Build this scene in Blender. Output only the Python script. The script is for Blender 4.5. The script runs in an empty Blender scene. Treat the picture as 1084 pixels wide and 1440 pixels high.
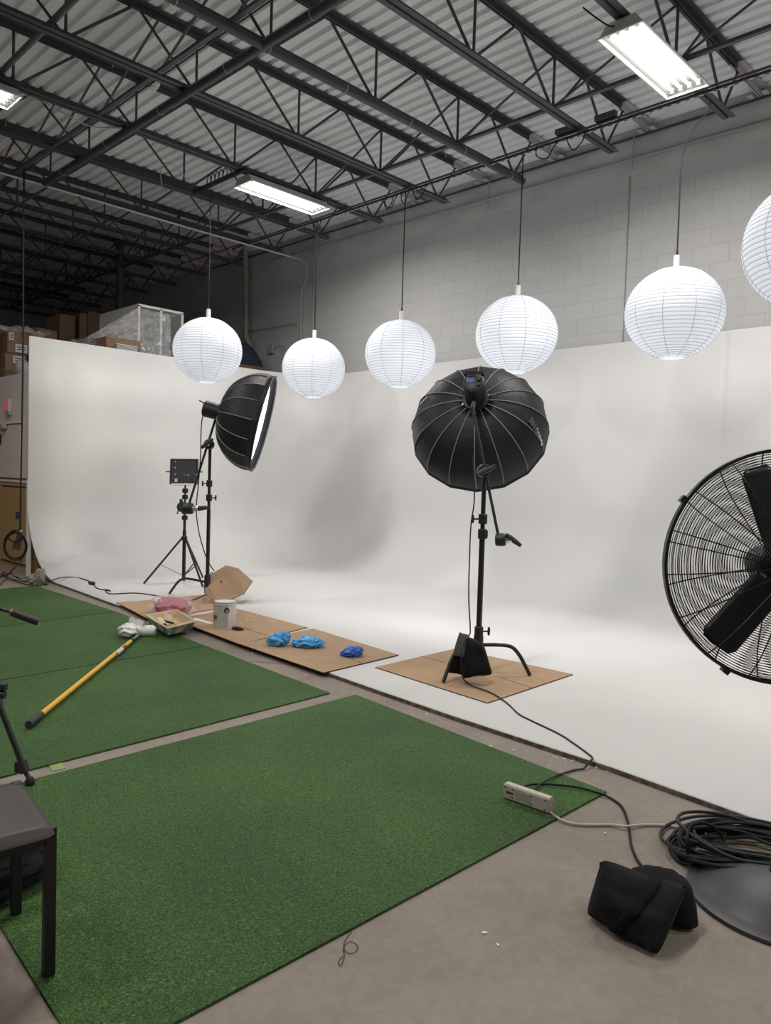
import bpy, bmesh, math, random
from mathutils import Vector, Matrix, noise
random.seed(7)
PI = math.pi
V = Vector
C = bpy.context.scene.collection
sc = bpy.context.scene

# ------------------------------------------------------------------ camera
FPX, PITCH, ROLL, YAW, HC = 1065.0, math.radians(-2.6), math.radians(1.75), math.radians(44.5), 1.4
fw = V((math.cos(YAW)*math.cos(PITCH), math.sin(YAW)*math.cos(PITCH), math.sin(PITCH)))
r0 = fw.cross(V((0, 0, 1))).normalized()
u0 = r0.cross(fw)
rt = r0*math.cos(ROLL) + u0*math.sin(ROLL)
up = u0*math.cos(ROLL) - r0*math.sin(ROLL)
CP = V((0, 0, HC))
cam = bpy.data.cameras.new('camera')
cam.sensor_fit = 'VERTICAL'; cam.sensor_height = 36; cam.sensor_width = 27.1
cam.lens = FPX/1440*36
cam.clip_start = 0.02; cam.clip_end = 200
co = bpy.data.objects.new('camera', cam); C.objects.link(co)
co.matrix_world = Matrix(((rt.x, up.x, -fw.x, 0), (rt.y, up.y, -fw.y, 0), (rt.z, up.z, -fw.z, HC), (0, 0, 0, 1)))
sc.camera = co
# ------------------------------------------------------------------ light and exposure
sc.view_settings.view_transform = 'Standard'
sc.view_settings.look = 'None'
sc.view_settings.gamma = 1
sc.view_settings.use_curve_mapping = False
sc.view_settings.exposure = 0.12
w = bpy.data.worlds.new('world'); sc.world = w; w.use_nodes = True
w.node_tree.nodes['Background'].inputs[0].default_value = (0.5, 0.55, 0.65, 1)
w.node_tree.nodes['Background'].inputs[1].default_value = 0.02
FIX_W = 74.0          # watts of light from each four-tube ceiling fixture
TUBE_E = 2.2          # brightness of the fluorescent tubes
LANTERN_E = 0.44      # paper lantern glow
SOFT_E = 3.6          # softbox diffusers
PANEL_E = 5.0

# ------------------------------------------------------------------ placing helpers (points measured from the photograph, metres)
def ray(x, y):
    return (fw*FPX + rt*(x-542) - up*(y-720)).normalized()
def G(x, y, z=0.0):
    d = ray(x, y); return CP + d*((z-HC)/d.z)
def PX(x, y, X):
    d = ray(x, y); return CP + d*(X/d.x)
def PY(x, y, Y):
    d = ray(x, y); return CP + d*(Y/d.y)
def PD(x, y, D):
    d = ray(x, y); return CP + d*(D/d.dot(fw))
def depth(p):
    return (V(p)-CP).dot(fw)

# ------------------------------------------------------------------ materials
MATS = {}
def mat(name, col, rough=0.6, metal=0.0, emit=0.0, ecol=None, bump=None, var=None, alpha=1.0, spec=0.5, sheen=0.0, trans=0.0):
    """bump=(scale,strength)  var=(scale,colour2,lo,hi)"""
    if name in MATS: return MATS[name]
    m = bpy.data.materials.new(name); m.use_nodes = True
    nt = m.node_tree; b = nt.nodes['Principled BSDF']
    b.inputs['Base Color'].default_value = (*col, 1)
    b.inputs['Roughness'].default_value = rough
    b.inputs['Metallic'].default_value = metal
    b.inputs['Alpha'].default_value = alpha
    b.inputs['Specular IOR Level'].default_value = spec
    if sheen: b.inputs['Sheen Weight'].default_value = sheen
    if trans: b.inputs['Transmission Weight'].default_value = trans
    if emit:
        b.inputs['Emission Color'].default_value = (*(ecol or col), 1)
        b.inputs['Emission Strength'].default_value = emit
    tc = nt.nodes.new('ShaderNodeTexCoord')
    if var:
        n = nt.nodes.new('ShaderNodeTexNoise'); n.inputs['Scale'].default_value = var[0]; n.inputs['Detail'].default_value = 6
        nt.links.new(tc.outputs['Object'], n.inputs['Vector'])
        r = nt.nodes.new('ShaderNodeValToRGB')
        r.color_ramp.elements[0].position = var[2]; r.color_ramp.elements[0].color = (*col, 1)
        r.color_ramp.elements[1].position = var[3]; r.color_ramp.elements[1].color = (*var[1], 1)
        nt.links.new(n.outputs['Fac'], r.inputs[0]); nt.links.new(r.outputs[0], b.inputs['Base Color'])
    if bump:
        n = nt.nodes.new('ShaderNodeTexNoise'); n.inputs['Scale'].default_value = bump[0]; n.inputs['Detail'].default_value = 4
        nt.links.new(tc.outputs['Object'], n.inputs['Vector'])
        bp = nt.nodes.new('ShaderNodeBump'); bp.inputs['Strength'].default_value = bump[1]; bp.inputs['Distance'].default_value = 0.01
        nt.links.new(n.outputs['Fac'], bp.inputs['Height']); nt.links.new(bp.outputs[0], b.inputs['Normal'])
    MATS[name] = m
    return m

M_cyc = mat('cyc_paint', (0.70, 0.695, 0.68), 0.5, bump=(6, 0.05), var=(0.8, (0.675, 0.67, 0.655), 0.4, 0.7))
M_ply = mat('plywood_edge', (0.16, 0.13, 0.10), 0.8, var=(30, (0.06, 0.05, 0.04), 0.4, 0.6))
M_deck = mat('deck_paint', (0.88, 0.885, 0.90), 0.6, var=(1.5, (0.80, 0.81, 0.83), 0.35, 0.7))
M_steel = mat('joist_paint', (0.060, 0.062, 0.074), 0.5)
M_seat = mat('joist_seat_paint', (0.5, 0.5, 0.5), 0.6)
M_black = mat('black_metal', (0.012, 0.012, 0.014), 0.35)
M_blackp = mat('black_plastic', (0.014, 0.014, 0.016), 0.5)
M_fabric = mat('black_nylon', (0.010, 0.011, 0.017), 0.55, bump=(18, 0.5), spec=0.35)
M_bag = mat('black_canvas', (0.010, 0.010, 0.012), 0.9, bump=(120, 0.15), spec=0.15, sheen=0.02)
M_rib = mat('grey_piping', (0.30, 0.28, 0.26), 0.6)
M_cable = mat('cable_rubber', (0.008, 0.0085, 0.011), 0.6, spec=0.25)
M_cable2 = mat('cable_grey_rubber', (0.018, 0.019, 0.022), 0.55, spec=0.3)
M_white = mat('white_enamel', (0.75, 0.75, 0.73), 0.4)
M_whiteplastic = mat('white_plastic', (0.72, 0.72, 0.70), 0.45)
M_grey = mat('galvanised_grey', (0.36, 0.36, 0.36), 0.5)
M_chrome = mat('chrome', (0.7, 0.7, 0.7), 0.2, 1.0)
M_card = mat('cardboard', (0.40, 0.265, 0.155), 0.8, var=(5, (0.355, 0.235, 0.14), 0.35, 0.7))
M_carddark = mat('cardboard_edge', (0.07, 0.045, 0.03), 0.9)
M_box = mat('carton', (0.22, 0.14, 0.085), 0.8, var=(4, (0.18, 0.115, 0.07), 0.35, 0.7))
M_label = mat('paper_label', (0.55, 0.54, 0.52), 0.7)
M_ink = mat('ink', (0.04, 0.04, 0.045), 0.8)
M_red = mat('red_paint', (0.22, 0.035, 0.03), 0.5)
M_yellow = mat('yellow_fibreglass', (0.75, 0.42, 0.03), 0.35)
M_wood = mat('oak_panel', (0.46, 0.29, 0.13), 0.55, var=(3, (0.38, 0.24, 0.10), 0.35, 0.7))
M_wooddark = mat('dark_wood', (0.05, 0.032, 0.022), 0.6)
M_seatpad = mat('brown_leatherette', (0.034, 0.022, 0.021), 0.5, bump=(60, 0.05))
M_benchleg = mat('bench_leg', (0.010, 0.007, 0.007), 0.5)
M_partition = mat('partition_paint', (0.66, 0.585, 0.55), 0.7)
M_partwhite = mat('partition_trim', (0.72, 0.66, 0.62), 0.6)
M_dark = mat('dark_wall', (0.40, 0.40, 0.42), 0.9)
M_glove = mat('light_blue_nitrile', (0.06, 0.34, 0.70), 0.45, bump=(30, 0.4))
M_glove2 = mat('deep_blue_nitrile', (0.03, 0.13, 0.55), 0.45, bump=(30, 0.4))
M_beige = mat('beige_plastic', (0.50, 0.45, 0.39), 0.5)
M_tray = mat('tray_liner', (0.50, 0.35, 0.21), 0.5, var=(9, (0.62, 0.56, 0.48), 0.5, 0.62))
M_trayclear = mat('cloudy_tray', (0.45, 0.47, 0.42), 0.25, var=(14, (0.08, 0.14, 0.07), 0.4, 0.6))
M_nap = mat('cream_nap', (0.72, 0.58, 0.36), 0.95, bump=(200, 0.5))
M_film = mat('plastic_film', (0.75, 0.75, 0.75), 0.18, alpha=0.34, bump=(14, 0.9), spec=0.9)
M_filmthick = mat('cloudy_film', (0.86, 0.87, 0.84), 0.25, alpha=0.8, bump=(22, 0.8), spec=0.8)
M_glass = mat('cabinet_glass', (0.30, 0.33, 0.31), 0.08, alpha=0.30, spec=0.8)
M_lamppaper = mat('lantern_paper', (0.70, 0.71, 0.73), 0.8, emit=LANTERN_E, ecol=(0.80, 0.88, 1.0))
M_lampring = mat('lantern_ring', (0.40, 0.41, 0.43), 0.8, emit=LANTERN_E*0.45, ecol=(0.92, 0.95, 1.0))
M_tube = mat('fluorescent_tube', (0.9, 0.9, 0.9), 0.4, emit=TUBE_E, ecol=(1.0, 0.98, 0.94))
M_reflector = mat('fixture_reflector', (0.62, 0.62, 0.60), 0.3)
M_diff = mat('softbox_diffuser', (0.8, 0.8, 0.8), 0.7, emit=SOFT_E, ecol=(0.93, 0.96, 1.0))
M_ledface = mat('led_face', (0.8, 0.8, 0.8), 0.7, emit=PANEL_E, ecol=(1.0, 0.97, 0.92))
M_screen = mat('blue_screen', (0.02, 0.04, 0.12), 0.3, emit=0.12, ecol=(0.25, 0.4, 0.9))
M_exitface = mat('exit_face', (0.55, 0.50, 0.48), 0.5)
M_exitred = mat('exit_red', (0.75, 0.05, 0.06), 0.5, emit=0.3, ecol=(1, 0.05, 0.08))
M_redbag = mat('red_cloth', (0.42, 0.03, 0.07), 0.7, bump=(20, 0.5))
M_orange = mat('orange_red_ring', (0.6, 0.08, 0.03), 0.4)
M_tape = mat('tape', (0.50, 0.46, 0.40), 0.6)
M_roof = mat('loft_boards', (0.10, 0.08, 0.07), 0.9)
M_tapegreen = mat('green_tape', (0.22, 0.30, 0.09), 0.7)
M_paint = mat('white_paint', (0.78, 0.77, 0.74), 0.4)
M_paintgrey = mat('can_label', (0.42, 0.41, 0.38), 0.5)
M_purple = mat('can_print', (0.11, 0.07, 0.09), 0.5)
M_teal = mat('teal_tape', (0.02, 0.13, 0.22), 0.5)

def nodemat(name):
    m = bpy.data.materials.new(name); m.use_nodes = True
    nt = m.node_tree
    return m, nt, nt.nodes['Principled BSDF'], nt.nodes.new('ShaderNodeTexCoord')

def concrete():
    m, nt, b, tc = nodemat('concrete')
    b.inputs['Roughness'].default_value = 0.75
    n1 = nt.nodes.new('ShaderNodeTexNoise'); n1.inputs['Scale'].default_value = 1.3; n1.inputs['Detail'].default_value = 8; n1.inputs['Roughness'].default_value = 0.6
    n2 = nt.nodes.new('ShaderNodeTexNoise'); n2.inputs['Scale'].default_value = 14; n2.inputs['Detail'].default_value = 8; n2.inputs['Distortion'].default_value = 1.5
    for n in (n1, n2): nt.links.new(tc.outputs['Object'], n.inputs['Vector'])
    mx = nt.nodes.new('ShaderNodeMix'); mx.inputs['Factor'].default_value = 0.4
    nt.links.new(n1.outputs['Fac'], mx.inputs[2]); nt.links.new(n2.outputs['Fac'], mx.inputs[3])
    r = nt.nodes.new('ShaderNodeValToRGB')
    r.color_ramp.elements[0].position = 0.33; r.color_ramp.elements[0].color = (0.175, 0.146, 0.119, 1)
    r.color_ramp.elements[1].position = 0.62; r.color_ramp.elements[1].color = (0.250, 0.213, 0.177, 1)
    nt.links.new(mx.outputs[0], r.inputs[0]); nt.links.new(r.outputs[0], b.inputs['Base Color'])
    bp = nt.nodes.new('ShaderNodeBump'); bp.inputs['Strength'].default_value = 0.15; bp.inputs['Distance'].default_value = 0.01
    nt.links.new(n2.outputs['Fac'], bp.inputs['Height']); nt.links.new(bp.outputs[0], b.inputs['Normal'])
    return m
def blocks():
    m, nt, b, tc = nodemat('painted_block')
    b.inputs['Roughness'].default_value = 0.7
    mp = nt.nodes.new('ShaderNodeMapping'); mp.inputs['Rotation'].default_value = (0, 0, 0)
    sx = nt.nodes.new('ShaderNodeSeparateXYZ'); cx = nt.nodes.new('ShaderNodeCombineXYZ')
    nt.links.new(tc.outputs['Object'], sx.inputs[0])
    nt.links.new(sx.outputs['Y'], cx.inputs['X']); nt.links.new(sx.outputs['Z'], cx.inputs['Y'])
    br = nt.nodes.new('ShaderNodeTexBrick')
    nt.links.new(cx.outputs[0], br.inputs['Vector'])
    br.inputs['Scale'].default_value = 1.0; br.inputs['Brick Width'].default_value = 0.4064; br.inputs['Row Height'].default_value = 0.2032
    br.inputs['Mortar Size'].default_value = 0.004; br.inputs['Mortar Smooth'].default_value = 0.4; br.inputs['Bias'].default_value = -0.2
    br.inputs['Color1'].default_value = (0.56, 0.56, 0.55, 1); br.inputs['Color2'].default_value = (0.53, 0.53, 0.52, 1); br.inputs['Mortar'].default_value = (0.48, 0.48, 0.475, 1)
    nt.links.new(br.outputs['Color'], b.inputs['Base Color'])
    n = nt.nodes.new('ShaderNodeTexNoise'); n.inputs['Scale'].default_value = 60; nt.links.new(tc.outputs['Object'], n.inputs['Vector'])
    ad = nt.nodes.new('ShaderNodeMath'); ad.operation = 'MULTIPLY_ADD'; ad.inputs[1].default_value = 0.12
    inv = nt.nodes.new('ShaderNodeMath'); inv.operation = 'SUBTRACT'; inv.inputs[0].default_value = 1
    nt.links.new(br.outputs['Fac'], inv.inputs[1]); nt.links.new(n.outputs['Fac'], ad.inputs[0]); nt.links.new(inv.outputs[0], ad.inputs[2])
    bp = nt.nodes.new('ShaderNodeBump'); bp.inputs['Strength'].default_value = 0.5; bp.inputs['Distance'].default_value = 0.006
    nt.links.new(ad.outputs[0], bp.inputs['Height']); nt.links.new(bp.outputs[0], b.inputs['Normal'])
    return m
def turf(name='turf', k=1.0):
    m, nt, b, tc = nodemat(name)
    b.inputs['Roughness'].default_value = 0.6
    b.inputs['Specular IOR Level'].default_value = 0.3
    mp = nt.nodes.new('ShaderNodeMapping'); mp.inputs['Scale'].default_value = (1, 1, 1)
    nt.links.new(tc.outputs['Object'], mp.inputs[0])
    n1 = nt.nodes.new('ShaderNodeTexNoise'); n1.inputs['Scale'].default_value = 130; n1.inputs['Detail'].default_value = 3; n1.inputs['Distortion'].default_value = 1.0
    n2 = nt.nodes.new('ShaderNodeTexNoise'); n2.inputs['Scale'].default_value = 1.6; n2.inputs['Detail'].default_value = 5
    for n in (n1, n2): nt.links.new(mp.outputs[0], n.inputs['Vector'])
    r = nt.nodes.new('ShaderNodeValToRGB')
    e = r.color_ramp.elements
    e[0].position = 0.34; e[0].color = (0.013*k, 0.042*k, 0.007*k, 1)
    e[1].position = 0.72; e[1].color = (0.14*k, 0.25*k, 0.08*k, 1)
    x = e.new(0.5); x.color = (0.040*k, 0.105*k, 0.020*k, 1)
    x = e.new(0.60); x.color = (0.062*k, 0.150*k, 0.032*k, 1)
    nt.links.new(n1.outputs['Fac'], r.inputs[0])
    r2 = nt.nodes.new('ShaderNodeValToRGB')
    r2.color_ramp.elements[0].position = 0.35; r2.color_ramp.elements[0].color = (0.80, 0.80, 0.82, 1)
    r2.color_ramp.elements[1].position = 0.65; r2.color_ramp.elements[1].color = (1.1, 1.08, 1.0, 1)
    nt.links.new(n2.outputs['Fac'], r2.inputs[0])
    mx = nt.nodes.new('ShaderNodeMix'); mx.data_type = 'RGBA'; mx.blend_type = 'MULTIPLY'; mx.inputs['Factor'].default_value = 1
    nt.links.new(r.outputs[0], mx.inputs[6]); nt.links.new(r2.outputs[0], mx.inputs[7])
    nt.links.new(mx.outputs[2], b.inputs['Base Color'])
    bp = nt.nodes.new('ShaderNodeBump'); bp.inputs['Strength'].default_value = 0.9; bp.inputs['Distance'].default_value = 0.012
    nt.links.new(n1.outputs['Fac'], bp.inputs['Height']); nt.links.new(bp.outputs[0], b.inputs['Normal'])
    return m
M_concrete = concrete(); M_block = blocks(); M_turf = turf()

# ------------------------------------------------------------------ mesh builder
class MB:
    def __init__(s): s.bm = bmesh.new(); s.smooth = False
    def face(s, pts):
        vs = [s.bm.verts.new(p) for p in pts]
        try: return s.bm.faces.new(vs)
        except ValueError: return None
    def box(s, c, size, M=None):
        c = V(c); h = V(size)/2; vs = []
        for dx in (-1, 1):
            for dy in (-1, 1):
                for dz in (-1, 1):
                    p = V((dx*h.x, dy*h.y, dz*h.z))
                    if M: p = M @ p
                    vs.append(s.bm.verts.new(c+p))
        for f in ((0, 1, 3, 2), (4, 6, 7, 5), (0, 4, 5, 1), (2, 3, 7, 6), (0, 2, 6, 4), (1, 5, 7, 3)):
            s.bm.faces.new([vs[i] for i in f])
        return s
    def tube(s, pts, r, n=8, cap=True, close=False):
        pts = [V(p) for p in pts]; rs = r if isinstance(r, (list, tuple)) else [r]*len(pts)
        rings = []; prev = None; N = len(pts)
        for i, p in enumerate(pts):
            if close: t = pts[(i+1) % N]-pts[i-1]
            else: t = pts[min(i+1, N-1)]-pts[max(i-1, 0)]
            if t.length < 1e-9: t = V((0, 0, 1))
            t.normalize()
            if prev is None:
                a = V((0, 0, 1)) if abs(t.z) < 0.9 else V((1, 0, 0))
                a = (a - t*a.dot(t)).normalized()
            else:
                a = prev - t*prev.dot(t)
                a = a.normalized() if a.length > 1e-6 else V((1, 0, 0))
            prev = a; b = t.cross(a)
            rings.append([s.bm.verts.new(p + (a*math.cos(2*PI*k/n)+b*math.sin(2*PI*k/n))*rs[i]) for k in range(n)])
        for i in range(N if close else N-1):
            A, B = rings[i], rings[(i+1) % N]
            for k in range(n):
                s.bm.faces.new((A[k], A[(k+1) % n], B[(k+1) % n], B[k]))
        if cap and not close:
            s.bm.faces.new(rings[0][::-1]); s.bm.faces.new(rings[-1])
        return s
    def bar(s, a, b, w, h):
        """rectangular bar from a to b, w across (horizontal), h high"""
        a = V(a); b = V(b); t = (b-a).normalized()
        sd = t.cross(V((0, 0, 1))) if abs(t.z) < 0.95 else V((1, 0, 0)) - t*t.x
        sd.normalize(); u = sd.cross(t).normalized()
        vs = []
        for p in (a, b):
            for i, j in ((-1, -1), (1, -1), (1, 1), (-1, 1)):
                vs.append(s.bm.verts.new(p + sd*i*w/2 + u*j*h/2))
        for f in ((3, 2, 1, 0), (4, 5, 6, 7), (0, 1, 5, 4), (1, 2, 6, 5), (2, 3, 7, 6), (3, 0, 4, 7)):
            s.bm.faces.new([vs[i] for i in f])
        return s
    def lathe(s, prof, c=(0, 0, 0), n=24, axis=None, cap=True):
        """prof list of (r,z) around axis"""
        c = V(c)
        q = V((0, 0, 1)).rotation_difference(V(axis).normalized()).to_matrix() if axis is not None else Matrix.Identity(3)
        rings = []
        for r, z in prof:
            rings.append([s.bm.verts.new(c + q @ V((max(r, 1e-5)*math.cos(2*PI*k/n), max(r, 1e-5)*math.sin(2*PI*k/n), z))) for k in range(n)])
        for i in range(len(rings)-1):
            for k in range(n):
                s.bm.faces.new((rings[i][k], rings[i][(k+1) % n], rings[i+1][(k+1) % n], rings[i+1][k]))
        if cap:
            s.bm.faces.new(rings[0][::-1]); s.bm.faces.new(rings[-1])
        return s
    def prism(s, pts, thick, nrm=(0, 0, 1)):
        """polygon pts extruded by thick against nrm"""
        nrm = V(nrm).normalized()
        top = [s.bm.verts.new(V(p)) for p in pts]; bot = [s.bm.verts.new(V(p)-nrm*thick) for p in pts]
        s.bm.faces.new(top); s.bm.faces.new(bot[::-1]); n = len(pts)
        for i in range(n): s.bm.faces.new((top[i], bot[i], bot[(i+1) % n], top[(i+1) % n]))
        return s
    def grid(s, fn, nu, nv):
        vs = [[s.bm.verts.new(fn(i/nu, j/nv)) for j in range(nv+1)] for i in range(nu+1)]
        for i in range(nu):
            for j in range(nv):
                s.bm.faces.new((vs[i][j], vs[i+1][j], vs[i+1][j+1], vs[i][j+1]))
        return s
    def blob(s, c, rad, sub=3, amp=0.25, fr=3.0, seed=0, floor=None):
        """crumpled lump"""
        c = V(c); tmp = bmesh.new(); bmesh.ops.create_icosphere(tmp, subdivisions=sub, radius=1)
        mp = {}
        for v in tmp.verts:
            d = v.co.normalized()
            q = d*fr + V((seed*3.7, seed*1.3, 0))
            k = 1 + amp*(noise.noise(q) + 0.5*abs(noise.noise(q*2.3)) + 0.14*noise.noise(q*5))
            p = V((d.x*rad[0], d.y*rad[1], d.z*rad[2]))*k + c
            if floor is not None and p.z < floor: p.z = floor
            mp[v] = s.bm.verts.new(p)
        for f in tmp.faces: s.bm.faces.new([mp[v] for v in f.verts])
        tmp.free(); return s
    def build(s, name, m, parent=None, smooth=False, bevel=0.0, solid=0.0, sub=0, angle=40, keep=False):
        bm = s.bm
        if not keep: bmesh.ops.recalc_face_normals(bm, faces=bm.faces)
        me = bpy.data.meshes.new(name)
        off = parent_off(parent)
        if off.length > 0:
            for v in bm.verts: v.co -= off
        bm.to_mesh(me); bm.free()
        me.materials.append(m)
        if smooth:
            me.shade_smooth()
            try: me.set_sharp_from_angle(angle=math.radians(angle))
            except Exception: pass
        o = bpy.data.objects.new(name, me); C.objects.link(o)
        if parent is not None: o.parent = parent
        if solid:
            md = o.modifiers.new('solid', 'SOLIDIFY'); md.thickness = solid; md.offset = -1
        if bevel:
            md = o.modifiers.new('bevel', 'BEVEL'); md.width = bevel; md.segments = 2; md.limit_method = 'ANGLE'
        if sub:
            md = o.modifiers.new('sub', 'SUBSURF'); md.levels = sub; md.render_levels = sub
        return o
def parent_off(p):
    t = V((0, 0, 0))
    while p is not None:
        t = t + V(p.location); p = p.parent
    return t
def tag(o, label, cat, group=None):
    o['label'] = label; o['category'] = cat
    if group: o['group'] = group
    return o
def thing(name, loc, label, cat, group=None):
    o = bpy.data.objects.new(name, None); C.objects.link(o)
    o.location = V(loc); o.empty_display_size = 0.1
    return tag(o, label, cat, group)
def struct(o): o['kind'] = 'structure'; return o
def dup(root, loc, label=None, group=None):
    r = root.copy(); C.objects.link(r); r.location = V(loc)
    if label: r['label'] = label
    if group: r['group'] = group
    for ch in list(root.children):
        c = ch.copy(); C.objects.link(c); c.parent = r
        for g in list(ch.children):
            d = g.copy(); C.objects.link(d); d.parent = c
    return r
def spline(pts, n=8):
    pts = [V(p) for p in pts]; out = []
    P = [pts[0]*2-pts[1]] + pts + [pts[-1]*2-pts[-2]]
    for i in range(1, len(P)-2):
        for k in range(n):
            t = k/n
            a, b, c, d = P[i-1], P[i], P[i+1], P[i+2]
            out.append(0.5*((2*b)+(c-a)*t+(2*a-5*b+4*c-d)*t*t+(3*b-a-3*c+d)*t**3))
    out.append(pts[-1]); return out
def text(s, size, m, parent, origin, xdir, ydir, name='lettering', outline=False, extr=0.0006, sx_=1.0, width=None):
    cu = bpy.data.curves.new('t', 'FONT'); cu.body = s; cu.size = size; cu.extrude = extr; cu.resolution_u = 3
    if outline:
        cu.fill_mode = 'NONE'; cu.extrude = 0; cu.bevel_depth = size*0.035; cu.bevel_resolution = 0
    o = bpy.data.objects.new('t', cu); C.objects.link(o)
    bpy.context.view_layer.update()
    me = bpy.data.meshes.new_from_object(o.evaluated_get(bpy.context.evaluated_depsgraph_get()))
    bpy.data.objects.remove(o)
    x = V(xdir).normalized(); y = V(ydir); y = (y-x*y.dot(x)).normalized(); z = x.cross(y)
    Mx = Matrix(((x.x, y.x, z.x), (x.y, y.y, z.y), (x.z, y.z, z.z)))
    off = parent_off(parent)
    if width:
        wx = [v.co.x for v in me.vertices]; sx_ = width/(max(wx)-min(wx))
    for v in me.vertices: v.co = Mx @ V((v.co.x*sx_, v.co.y, v.co.z)) + V(origin) - off
    me.materials.clear(); me.materials.append(m)
    o = bpy.data.objects.new(name, me); C.objects.link(o)
    if parent is not None: o.parent = parent
    return o

# ================================================================== SETTING
XW, YB, XL, YF, ZD = 8.5, 19.6, -6.5, -5.5, 5.60
struct(MB().box(((XW+XL)/2, (YB+YF)/2, -0.05), (XW-XL, YB-YF, 0.1)).build('floor', M_concrete))
struct(MB().box((XW+0.1, (YB+YF)/2, 2.85), (0.2, YB-YF+0.4, 5.9)).build('wall_right', M_block))
struct(MB().box(((XW+XL)/2, YB+0.1, 2.85), (XW-XL, 0.2, 5.9)).build('wall_back', M_dark))
struct(MB().box((XL-0.1, (YB+YF)/2, 2.85), (0.2, YB-YF+0.4, 5.9)).build('wall_left', M_dark))
struct(MB().box(((XW+XL)/2, YF-0.1, 2.85), (XW-XL, 0.2, 5.9)).build('wall_front', M_dark))
# corrugated roof deck, ribs run along Y
m = MB(); prof = []
x = XL
while x < XW+0.1:
    prof += [(x, ZD), (x+0.085, ZD), (x+0.098, ZD+0.038), (x+0.137, ZD+0.038)]
    x += 0.1524
for (xa, za), (xb, zb) in zip(prof[:-1], prof[1:]):
    m.face([(xa, YF-0.1, za), (xb, YF-0.1, zb), (xb, YB+0.1, zb), (xa, YB+0.1, za)])
bmesh.ops.remove_doubles(m.bm, verts=m.bm.verts, dist=1e-5)
m.box(((XW+XL)/2, (YB+YF)/2, ZD+0.10), (XW-XL+0.4, YB-YF+0.4, 0.1))
for i in range(150):     # tips of deck screws
    sx = random.uniform(1, 8.2); sy = random.uniform(2.2, 12)
    m.box((sx, sy, ZD-0.02), (0.005, 0.005, 0.06))
struct(m.build('ceiling', M_deck, keep=True))
# painted concrete beam strip on top of the block wall
struct(MB().box((XW-0.004, (YB+YF)/2, 5.33), (0.012, YB-YF, 0.52)).build('trim_1', mat('wall_top_paint', (0.60, 0.60, 0.59), 0.7, var=(2, (0.52, 0.52, 0.51), 0.4, 0.6))))

# cyclorama
CZ, CT, XC, YC, RC, RV = 0.03, 3.05, 8.2, 10.0, 1.0, 0.95
path = [((3.68, YC), (0, -1)), ((4.5, YC), (0, -1)), ((5.8, YC), (0, -1))]
for k in range(0, 13):
    a = PI/2 - k*PI/24
    path.append(((XC-RC+RC*math.cos(a), YC-RC+RC*math.sin(a)), (-math.cos(a), -math.sin(a))))
for yy in (7, 5, 3, 1, -1, -3, YF+0.02): path.append(((XC, yy), (-1, 0)))
prof = [(0, CT), (0, 2.2), (0, 1.4)] + [(RV-RV*math.cos(a), CZ+RV-RV*math.sin(a)) for a in [k*PI/24 for k in range(13)]]
m = MB(); rows = []
for (px, py), (nx, ny) in path:
    rows.append([m.bm.verts.new((px+nx*d, py+ny*d, z)) for d, z in prof])
for A, B in zip(rows[:-1], rows[1:]):
    for j in range(len(prof)-1): m.bm.faces.new((A[j], A[j+1], B[j+1], B[j]))
front = [G(78, 825, CZ)] + [G(px, py, CZ) for px, py in ((160, 848), (300, 889), (457, 943), (540, 972), (640, 1006), (760, 1045), (860, 1077), (1084, 1157))]
front += [V((3.36, -0.5, CZ)), V((3.2, YF+0.02, CZ))]
front[0] = V((3.68, YC-RV, CZ))
toe = [r_[-1] for r_ in rows]
fv = [m.bm.verts.new(p) for p in front[1:]]
m.bm.faces.new(toe + fv[::-1])
bmesh.ops.triangulate(m.bm, faces=[f for f in m.bm.faces if len(f.verts) > 4])
bmesh.ops.recalc_face_normals(m.bm, faces=m.bm.faces)
f = min(m.bm.faces, key=lambda f: (f.calc_center_median()-V((8.2, 2, 3))).length)
if f.normal.x > 0: bmesh.ops.reverse_faces(m.bm, faces=m.bm.faces)
cyc = struct(m.build('wall_cyclorama', M_cyc, smooth=True, solid=0.024, angle=60, keep=True))
m = MB()     # plywood edge under the cyc floor
for a, b in zip(front[:-1], front[1:]):
    m.prism([a-V((0.004, 0, 0.0235)), b-V((0.004, 0, 0.0235)), b+V((0.05, 0, -0.0235)), a+V((0.05, 0, -0.0235))], CZ-0.0235)
    m.prism([a+V((-0.006, 0, -0.008)), b+V((-0.006, 0, -0.008)), b+V((0.0, 0, -0.008)), a+V((0, 0, -0.008))], CZ-0.010)
struct(m.build('trim_2', M_ply))
# white upright board end of the cyc wall
m = MB(); m.box((3.70, 10.025, 0.62), (0.05, 0.04, 1.24)); struct(m.build('trim_3', M_partwhite))
m = MB(); m.box((3.78, 10.10, 1.5), (0.09, 0.05, 3.0))
for k in range(8): m.box((4.4+k*0.55, 10.10, 1.5), (0.04, 0.09, 3.0))
struct(m.build('trim_4', M_wood))

# office box behind the cyc: partition wall (x = 3.9) with loft on top
XP = 3.95
def P(x, y): return PX(x, y, XP)
zt = P(18, 527).z
struct(MB().box((XP+0.05, 15.0, zt/2), (0.1, 9.7, zt)).build('wall_partition', M_partition))
struct(MB().box(((XP+XW)/2+0.05, 15.0, zt+0.0), (XW-XP-0.1, 9.6, 0.06)).build('floor_loft', M_roof))
zw = P(20, 674).z
m = MB(); m.box((XP-0.012, 14.9, zw-0.02), (0.035, 9.4, 0.035)); struct(m.build('trim_5', M_partwhite))
m = MB(); m.box((XP-0.015, 14.9, zw+0.012), (0.04, 9.4, 0.02)); struct(m.build('trim_6', mat('brown_strip', (0.16, 0.07, 0.03), 0.6)))
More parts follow.
